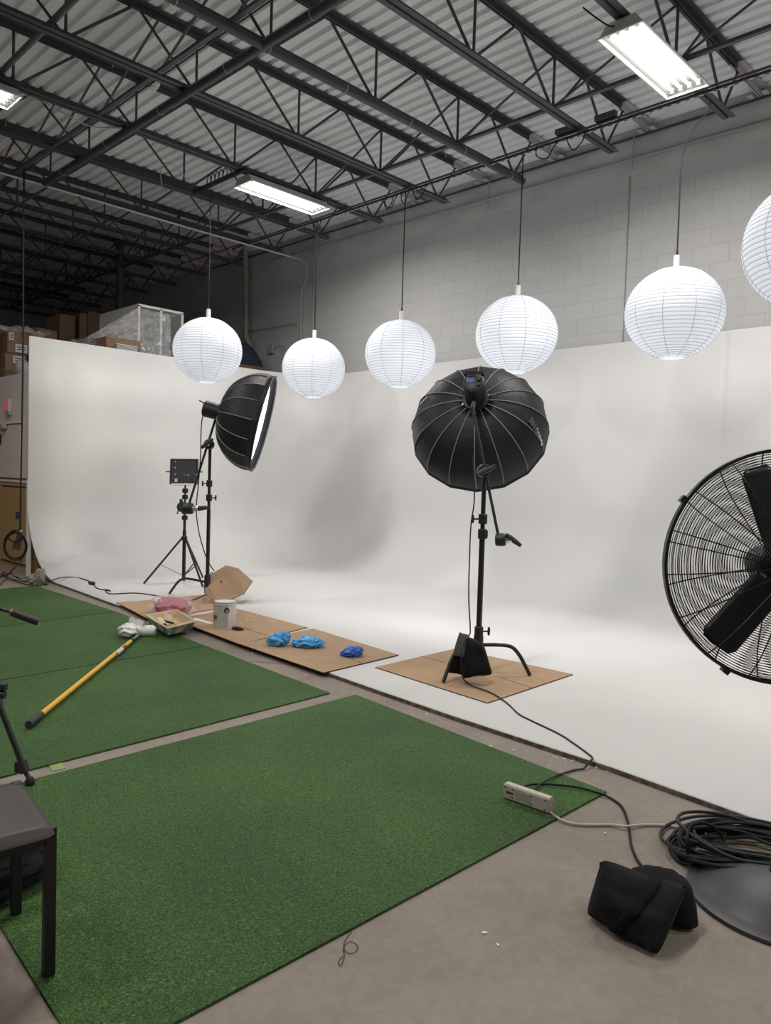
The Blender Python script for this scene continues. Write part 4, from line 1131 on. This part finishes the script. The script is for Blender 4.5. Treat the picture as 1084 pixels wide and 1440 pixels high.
# red bag in plastic
rp = G(240, 856, zc)
t = thing('plastic_bag', rp, 'clear plastic bag with dark red contents on the leftmost cardboard', 'bag')
m = MB(); m.blob(G(243, 853, zc+.06), (.15, .20, .085), 4, .25, 1.6, 3, floor=zc+.002); m.build('red_contents', M_redbag, t, smooth=True)
m = MB(); m.blob(G(240, 853, zc+.075), (.18, .25, .10), 4, .35, 2.2, 6, floor=zc+.001); m.build('film', mat('thin_film', (.8, .75, .76), .2, alpha=.24, bump=(14, .9), spec=.9), t, smooth=True)
# paint can
pc2 = G(316, 883, zc)
t = thing('paint_can', pc2, 'grey and white paint can with black round logo standing on cardboard', 'paint can')
Rr, Hh = .098, .235
MB().lathe([(Rr*.97, 0), (Rr*1.0, .004), (Rr, Hh-.006), (Rr*1.02, Hh)], pc2, 40).build('can', M_paint, t, smooth=True)
MB().lathe([(Rr*1.02, Hh-.004), (Rr*1.04, Hh), (Rr*1.02, Hh+.006), (Rr*.95, Hh+.004), (Rr*.93, Hh-.003), (0, Hh-.003)], pc2, 40, cap=False).build('rim', M_grey, t, smooth=True)
MB().lathe([(Rr*.9, Hh-.001), (0.001, Hh)], pc2, 30, cap=False).build('lid', M_paint, t, smooth=True)
base_a = math.atan2(-fw.y, -fw.x)    # angle facing the camera
def wrap(a0, a1, z0_, z1_, m_, nm):
    m = MB(); K = 10
    m.grid(lambda u, v: pc2+V(((Rr+.0012)*math.cos(base_a+math.radians(a0+(a1-a0)*u)), (Rr+.0012)*math.sin(base_a+math.radians(a0+(a1-a0)*u)), z0_+(z1_-z0_)*v)), K, 1)
    m.build(nm, m_, t, smooth=True)
wrap(-95, 28, .012, .215, M_paintgrey, 'label')
wrap(-75, -30, .09, .125, M_purple, 'print_band'); wrap(-70, -45, .07, .09, mat('can_print2', (.2, .15, .17), .5), 'print_band')
wrap(-90, -68, .20, .222, M_teal, 'teal_tape')
for k in range(9): wrap(5, 24, .03+k*.012, .034+k*.012, mat('fineprint', (.26, .25, .24), .6), 'fine_print')
# logo disc (curved) to right of centre -> negative angles are to the camera's right or left; keep both sides true to photo
m = MB(); cen = math.radians(20)
vs = [pc2+V(((Rr+.002)*math.cos(base_a+cen+.25*math.cos(q*PI/10)), (Rr+.002)*math.sin(base_a+cen+.25*math.cos(q*PI/10)), 
 .170+.026*math.sin(q*PI/10))) for q in range(20)]
m.face(vs); m.build('logo', M_ink, t)
m = MB(); m.tube([pc2+V(((Rr+.004)*math.cos(base_a+x), (Rr+.004)*math.sin(base_a+x), Hh-.03-.06*math.sin((x+1.4)/2.8*PI)**2 if False else Hh-.02)) for x in [-1.5+.3*k for k in range(11)]], .0015, 5); m.build('wire_handle', M_grey, t)
bk = G(337, 884, zc+.012)
t = thing('can_opener', bk, 'small black tool lying on cardboard right of the paint can', 'tool')
MB().tube([G(328, 883, zc+.014), G(334, 884, zc+.016), G(342, 885, zc+.012)], [.012, .018, .010], 10).build('handle', M_blackp, t, smooth=True)
# gloves
for i, (x, y, rx, ry, rz, mm_, lab) in enumerate([
        (391, 898, .075, .075, .055, M_glove, 'crumpled light blue glove ball nearest the paint can'),
        (432, 901, .10, .085, .045, M_glove, 'crumpled light blue glove, middle and flattest of three'),
        (494, 915, .07, .065, .038, M_glove2, 'crumpled deep blue glove, smallest and rightmost of three')]):
    p = G(x, y+2, zc+rz*.85)
    m = MB(); m.blob(p, (rx*.85, rx*.85, rz), 4, .38, 2.0, i*3+1, floor=zc+.003)
    o_s = [(.05, .02), (.07, -.005), (.045, .012)][i]
    m.blob(p+rt*o_s[0]+V((0, 0, o_s[1]-.004)), (rx*.6, rx*.6, rz*.85), 4, .4, 2.4, i*5+2, floor=zc+.003)
    m.blob(p-rt*o_s[0]*.9-V((0, 0, .008)), (rx*.55, rx*.55, rz*.75), 4, .4, 2.4, i*5+4, floor=zc+.003)
    tag(m.build('crumpled_glove', mm_, smooth=True, angle=50), lab, 'glove', 'blue gloves on the cardboard')
# folded cardboard propped by the stand
g0 = depth(G(308, 850, zc))
def cp(x, y, d): return PD(x, y, g0+d)
t = thing('folded_cardboard', G(308, 850, zc), 'angular folded cardboard piece propped against the stand behind the paint can', 'cardboard')
f1_ = [cp(288, 812, .15), cp(318, 795, .25), cp(335, 799, .25), cp(343, 835, .10), cp(308, 850, 0), cp(287.5, 834, .08)]
m = MB(); n_ = (f1_[2]-f1_[0]).cross(f1_[4]-f1_[0]).normalized(); n_ = -n_ if n_.dot(fw) > 0 else n_
m.prism(f1_, .006, n_); m.build('front_panel', M_card, t)
f2_ = [cp(335, 799, .25), cp(355, 817, .50), cp(343, 835, .10)]
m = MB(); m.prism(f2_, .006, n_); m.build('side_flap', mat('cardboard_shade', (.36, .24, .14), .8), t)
m = MB(); m.tube([f1_[0], f1_[5], f1_[4], f1_[3], f2_[1]], .004, 4); m.build('cut_edge', M_carddark, t)
MB().box(cp(311, 818, .11), (.012, .012, .02)).build('staple', M_carddark, t)

# ================================================================== LEFT FOREGROUND: bench and tripod
lg = [G(68, 1369, .012), G(22, 1283, .012)]
hz = .425
nl = lg[0]; ey = V((lg[1].x-lg[0].x, lg[1].y-lg[0].y, 0)); BWd = ey.length; ey.normalize(); ex = V((ey.y, -ey.x, 0))
def BL(a, b, z): q = nl+ex*a+ey*b; return V((q.x, q.y, z))
BN = thing('bench', BL(-.3, BWd/2, .010), 'brown padded bench with dark legs cut off by the left edge', 'bench')
for a in (0, -.58):
    for b in (0, BWd):
        Mx = Matrix((ex, ey, V((0, 0, 1)))).transposed()
        MB().box(BL(a, b, (hz+.010)/2), (.030, .030, hz-.010), Mx).build('leg', M_benchleg, BN, bevel=.003)
m = MB()
for p, q in (((0, 0), (-.58, 0)), ((0, BWd), (-.58, BWd)), ((0, 0), (0, BWd)), ((-.58, 0), (-.58, BWd))):
    m.bar(BL(*p, hz-.025), BL(*q, hz-.025), .022, .045)
m.build('apron', M_benchleg, BN)
def cush(s):
    def fn(u, v):
        cu, cv = abs(2*u-1), abs(2*v-1)
        k = 1-.03*(cu*cv)**8
        a = -.305+(u-.5)*.60*k*1.0 + .0; b = .090+(v-.5)*.372*k
        e = (max(0, 1-cu**14)*max(0, 1-cv**9))**.45
        return BL(a, b, hz+.012+(.034 if s > 0 else -.012)*e)
    return fn
m = MB()
m.grid(cush(1), 40, 28); m.grid(cush(-1), 40, 28); bmesh.ops.remove_doubles(m.bm, verts=m.bm.verts, dist=.0005)
m.build('seat', M_seatpad, BN, smooth=True, angle=80)
# black bag behind the bench
q = G(12, 1245, .014)
t = thing('equipment_bag', q, 'black equipment bag on the grass behind the bench legs', 'bag')
m = MB(); m.blob(q+V((-.10, .02, .06)), (.24, .14, .075), 4, .3, 2, 12, floor=.014); m.build('body', M_bag, t, smooth=True)
MB().box(q+V((.0, .0, .14)), (.05, .09, .012), Matrix.Rotation(.5, 3, 'Z')).build('buckle', M_grey, t)
MB().tube(spline([q+V((-.1, -.06, .13)), q+V((-.05, -.09, .15)), q+V((.03, -.07, .14)), q+V((.1, 0, .13))], 5), .008, 6).build('handle', M_blackp, t, smooth=True)
# camera tripod
ft = G(42, 1102, .014); dft = depth(ft)
TP = thing('camera_tripod', V((ft.x-.35, ft.y+.05, .014)), 'black camera tripod with foam pan handle cut off by the left edge', 'tripod')
kn = PD(-1, 990, dft+.03)
apx = kn+(kn-ft)*1.15
MB().tube([ft+V((0, 0, .02)), ft*.86+kn*.14], .010, 10).build('leg_tip', M_blackp, TP, smooth=True)
MB().lathe([(.020, 0), (.022, .012), (.012, .03)], ft, 12).build('rubber_foot', M_blackp, TP, smooth=True)
lk = ft*.86+kn*.14
MB().tube([lk, lk+(kn-ft)*.14], .022, 10).build('leg_lock', M_blackp, TP, smooth=True)
MB().box(lk+(kn-ft)*.07-rt*.02, (.03, .02, .045), Matrix((rt, fw, up)).transposed()).build('lock_lever', M_blackp, TP)
MB().tube([lk+(kn-ft)*.12, kn], .0135, 12).build('leg', M_black, TP, smooth=True)
MB().tube([kn-(kn-ft)*.02, apx], .018, 12).build('leg', M_black, TP, smooth=True)
ctr = V((apx.x-.02, apx.y+.02, apx.z))
for a in (2*PI/3, 4*PI/3):
    dv_ = V((ft.x-ctr.x, ft.y-ctr.y, 0)); d3 = Matrix.Rotation(a, 3, 'Z') @ dv_
    MB().tube([ctr, V((ctr.x+d3.x, ctr.y+d3.y, .014))], [.018, .011], 12).build('leg', M_black, TP, smooth=True)
MB().tube([ctr-V((0, 0, .15)), ctr+V((0, 0, .12))], .02, 12).build('centre_column', M_black, TP, smooth=True)
MB().box(ctr+V((0, 0, .16)), (.09, .09, .09)).build('head', M_blackp, TP, bevel=.01)
hb = PD(54, 875, dft+.10); ha = PD(16, 861, dft+.06); hc = PD(-60, 838, dft+.0)
MB().tube([hb, hb+(ha-hb)*.06, ha+(hb-ha)*.05, ha], [.015, .017, .017, .014], 14).build('foam_grip', M_blackp, TP, smooth=True)
MB().tube([ha, ha+(ha-hb)*.05], .016, 12).build('grip_ring', M_orange, TP, smooth=True)
MB().tube([ha, hc, ctr+V((0, 0, .16))], .0075, 10).build('pan_bar', M_black, TP, smooth=True)
kb = PD(-2, 966, dft+.05)
MB().box(kb, (.07, .03, .03), Matrix((rt, fw, up)).transposed()).build('clamp', M_blackp, TP, bevel=.004)
MB().tube([PD(-4, 977, dft+.05), PD(7, 977, dft+.05)], .018, 12).build('clamp_knob', M_blackp, TP, smooth=True)
MB().tube([kb-rt*.03, kn, ctr-V((0, 0, .14))], .008, 6).build('clamp_link', M_blackp, TP)

# ================================================================== HANGING CABLE AT THE LEFT
hp = [G(36, 240, 4.93)]
Xh = hp[0].x; Yh = hp[0].y; dh = depth(hp[0])
dd_ = dh
t = thing('hanging_cable', V((hp[0].x, hp[0].y, 0.5)), 'long black cable hanging from the roof at far left, coiled near the floor', 'cable')
MB().tube(spline([PD(x, y, dd_) for x, y in ((34, 238), (33, 330), (32.5, 470), (31.5, 560), (30, 640), (29, 700), (28.5, 750))], 6), .0105, 8).build('cable', M_cable, t, smooth=True)
m = MB(); ring = []
for k in range(40):
    th = PI/2+2*PI*k/20; q = k/40
    ring.append(PD(22+ (17-3*q)*math.cos(th), 768-(21-5*q)*math.sin(th)+0*q, dd_-.03+.05*q))
m.tube(spline(ring, 3), .009, 8)
m.build('coil', M_cable, t, smooth=True)
m = MB(); m.tube([PD(21+9*math.cos(2*PI*k/16), 754-8*math.sin(2*PI*k/16), dd_-.05) for k in range(16)], .009, 8, close=True); m.build('coil', M_cable, t, smooth=True)
MB().tube([PD(28, 745, dd_), PD(27, 757, dd_), PD(23, 772, dd_)], [.012, .035, .05], 10).build('connector', mat('brown_plug', (.03, .015, .015), .6), t, smooth=True)
MB().box(PD(26, 725, dd_), (.06, .03, .09), Matrix((rt, fw, up)).transposed()).build('cable_clip', M_blackp, t)
MB().tube([PD(28, 748, dd_-.02), PD(31, 746, dd_-.02)], .012, 6).build('tie', M_grey, t)
MB().tube(spline([PD(33, 780, dd_), PD(27, 792, dd_-.02), PD(16, 803, dd_-.05), G(8, 812, .02)], 5), .007, 6).build('cable', M_cable2, t, smooth=True)
# cords on the floor back left
for i, (l, m_, lab) in enumerate([
        ([(0, 812), (14, 806), (24, 812), (36, 818), (50, 815), (58, 820), (66, 822)], M_cable, 'black cord trailing on the floor below the hanging coil'),
        ([(2, 807), (10, 812), (20, 816), (34, 821), (48, 822), (60, 820)], M_cable2, 'grey cord in front of the others at the far left floor'),
        ([(18, 808), (30, 812), (40, 811), (36, 816), (26, 815), (20, 812)], M_grey, 'pale grey cord looped on the floor at far left'),
        ([(0, 809), (6, 804), (10, 812), (3, 818), (0, 822)], M_red, 'red cord at the far left edge on the floor')]):
    cable([G(x, y, .008+.004*i) for x, y in l], .006, m_, lab, 'power_cable')
# rag / roll bundle behind cyc edge
t = thing('crumpled_paper', G(49, 812, .0), 'crumpled pale paper stuffed behind the cyclorama lower edge', 'paper')
m = MB(); m.blob(G(50, 815, .07), (.08, .08, .07), 4, .4, 2.2, 21, floor=.002); m.blob(G(56, 812, .10), (.06, .06, .10), 3, .4, 2.2, 22, floor=.002); m.build('wad', mat('brownish_paper', (.25, .22, .18), .9), t, smooth=True)
tag(MB().box((3.86, 10.03, .28), (.07, .03, .56), Matrix.Rotation(.12, 3, 'Y')).build('wood_offcut', M_wood), 'short wood offcut standing behind the cyclorama edge', 'wood')

# ================================================================== STORAGE ON THE LOFT
Yc = 10.75
zl = zt+.03
c0 = PY(195, 429, Yc); c1 = PY(256, 441, Yc)
W = c1.x-c0.x; Hc = c0.z-zl; Dp = 1.6
c2 = PY(140, 447, Yc)
t = thing('display_cabinet', V((c0.x+W/2, Yc+.3, zl)), 'white framed glass display cabinet wrapped in plastic on the loft', 'cabinet')
m = MB(); e = .035
x0, x1, y0, y1, z1 = c0.x, c1.x, Yc, Yc+1.25, c0.z
for x in (x0, (x0+x1)/2, x1): m.box((x, y0, (zl+z1)/2), (e, e, z1-zl))
for x in (x0, x1): m.box((x, y1, (zl+z1)/2), (e, e, z1-zl)); m.box((x, (y0+y1)/2, z1), (e, y1-y0, e)); m.box((x, (y0+y1)/2, zl+.02), (e, y1-y0, e))
for y in (y0, y1): m.box(((x0+x1)/2, y, z1), (x1-x0+e, e, e)); m.box(((x0+x1)/2, y, zl+.02), (x1-x0+e, e, e))
m.build('frame', M_white, t)
MB().box((x0-.005, (y0+y1)/2, (zl+z1)/2), (.012, y1-y0-e, z1-zl-e)).build('side_panel', M_white, t)
MB().box(((x0+x1)/2, y1, (zl+z1)/2), (x1-x0, .012, z1-zl)).build('back_panel', M_grey, t)
for k in range(2): MB().box((x0+(k+.5)*(x1-x0)/2, y0, (zl+z1)/2), ((x1-x0)/2-e, .006, z1-zl-e)).build('glass_pane', M_glass, t)
MB().box(((x0+x1)/2, (y0+y1)/2, zl+(z1-zl)*.55), (x1-x0-.03, y1-y0-.03, .012)).build('shelf', M_white, t)
# plastic film draped from the cabinet to the left
t = thing('plastic_sheet', V((x0, Yc-.1, zl)), 'crumpled clear plastic sheet draped over the glass cabinet and cartons', 'plastic sheet')
def film(u, v):
    px_ = 100+ (240-100)*u
    top = 476 if u < 0 else None
    import math as _m
    ty = 474-44*min(1, max(0, (u-.12)/.55))**1.0 if u < .67 else 430+ (u-.67)*30
    by = 478+22*u
    y = ty+3+(by-ty)*v
    p = PY(px_, y, Yc-.12-.10*v)
    n1 = noise.noise(V((u*14, v*6, 1)))*.07+noise.noise(V((u*40, v*16, 5)))*.03
    return p+V((0, n1, 0))
m = MB(); m.grid(film, 60, 24); m.build('film', M_film, t, smooth=True)
# cartons on loft
def carton(cpt, size, rot, lab, labels=(), m_=M_box, label_side=1):
    cpt = V(cpt)
    t = thing('carton', cpt, lab, 'box', 'cartons stored on the loft')
    Mz = Matrix.Rotation(rot, 3, 'Z')
    MB().box(cpt+V((0, 0, size[2]/2)), size, Mz).build('carton_body', m_, t, bevel=.006)
    MB().box(cpt+V((0, 0, size[2]+.001)), (size[0]*.99, .06, .003), Mz).build('packing_tape', M_tape, t)
    for lx, lz, lw, lh in labels:
        p = cpt+Mz @ V((lx, -size[1]/2-.002, lz)); MB().box(p, (lw, .002, lh), Mz).build('paper_label', M_label, t)
        for k in range(2): MB().box(p+Mz @ V((0, -.0015, lh*(.15-.3*k))), (lw*.7, .001, lh*.12), Mz).build('label_print', M_ink, t)
    return t
# stack left of the cyc edge, standing on the partition top
ys = 12.0
def PYs(x, y): return PY(x, y, ys)
pA = PYs(14, 466); pB = PYs(36, 466)
bw = (PYs(36, 490)-PYs(5, 490)).x
h_all = PYs(20, 467).z - zl
cx_ = PYs(23, 490).x
carton((cx_, ys+.25, zl), (bw, .5, h_all*.26), 0, 'bottom carton of the labelled stack at the far left of the loft')
carton((cx_, ys+.26, zl+h_all*.26), (bw*.98, .5, h_all*.28), 0, 'middle carton with a white label in the stack at the far left', [(bw*.12, h_all*.15, .16, .11)])
carton((cx_+.02, ys+.24, zl+h_all*.54), (bw*.96, .5, h_all*.46), 0, 'top carton with white label and taped edge in the far left stack', [(bw*.15, h_all*.12, .17, .12), (-bw*.3, h_all*.36, .07, .11)])
carton((cx_-.55, ys+.3, zl), (.42, .5, h_all*.95), 0, 'carton at the very left edge of the photo on the loft')
t = thing('plastic_sheet', (cx_-.2, ys, zl+h_all), 'shiny clear plastic crumpled over the top of the far left carton stack', 'plastic sheet')
m = MB(); m.grid(lambda u, v: V((cx_-.75+1.25*u, ys-.04+.5*v, zl+h_all*1.02+.05+.10*noise.noise(V((u*6, v*5, 2)))+.05*noise.noise(V((u*16, v*12, 4)))-.12*max(0, .25-v))), 36, 18)
m.build('film', M_film, t, smooth=True)
t = thing('plastic_bag', PY(33, 516, 11.7), 'cloudy plastic bag bulging beside the lowest far left carton', 'bag')
m = MB(); pz = PY(33, 516, 11.7); m.blob((pz.x, 11.7, zl+.10), (.12, .15, .14), 4, .22, 1.5, 31, floor=zl); m.build('film', mat('bag_grey', (.45, .42, .40), .3, alpha=.9, bump=(10, .6)), t, smooth=True)
def carton_at(px0, px1, pyt, Y, dpt, lab, rot=0, zb=None):
    a = PY(px0, pyt, Y); b = PY(px1, pyt, Y); zz = zl if zb is None else zb
    return carton(((a.x+b.x)/2, Y+dpt/2, zz), (b.x-a.x, dpt, (a.z+b.z)/2-zz), rot, lab)
carton_at(44, 76, 462, 12.2, .6, 'dark open carton behind the top left corner of the cyclorama', .25)
carton_at(84, 106, 443, 13.0, .6, 'tall carton behind the plastic sheet, left of the other pair')
carton_at(112, 123, 441, 13.1, .5, 'narrow tall carton, middle of the three behind the plastic sheet')
carton_at(124, 148, 440, 13.2, .6, 'tall carton with printed cross mark, right of the three behind the plastic')
a = PY(145, 470, 10.35); b = PY(193, 480, 10.35)
carton(((a.x+b.x)/2, 10.5, zl), (b.x-a.x, .5, PY(160, 474, 10.25).z-zl), .0, 'low brown carton with papers in front of the glass cabinet')
t = thing('paper_stack', (b.x-.15, 10.3, PY(178, 488, 10.2).z), 'stack of white papers in the low carton before the cabinet', 'paper')
m = MB(); pz = PY(178, 486, 10.2)
for k in range(4): m.box((pz.x, 10.22, pz.z-.01*k*2), (.30, .1, .008))
m.build('sheets', M_paint, t)
pb_ = PY(374, 500, 11.2)
t = thing('covered_chair', (pb_.x, 11.3, zl), 'dark blue covered rounded shape on the loft behind the drain pipe', 'cover')
m = MB(); m.blob((7.85, 11.3, zl+.25), (.38, .3, (PY(374, 487, 11.2).z-zl-.25)), 4, .12, 1.5, 41, floor=zl); m.build('cover', mat('navy_cover', (.02, .024, .04), .8), t, smooth=True)
a = PY(340, 514, 10.3); b = PY(368, 519, 10.3)
tag(MB().box(((a.x+b.x)/2, 10.4, ((a.z+b.z)/2+.03+zl)/2), (b.x-a.x+.1, .15, (a.z+b.z)/2+.03-zl)).build('wood_board', mat('red_brown_wood', (.12, .06, .045), .7)), 'reddish brown board lying on the loft behind the cyclorama top', 'board')
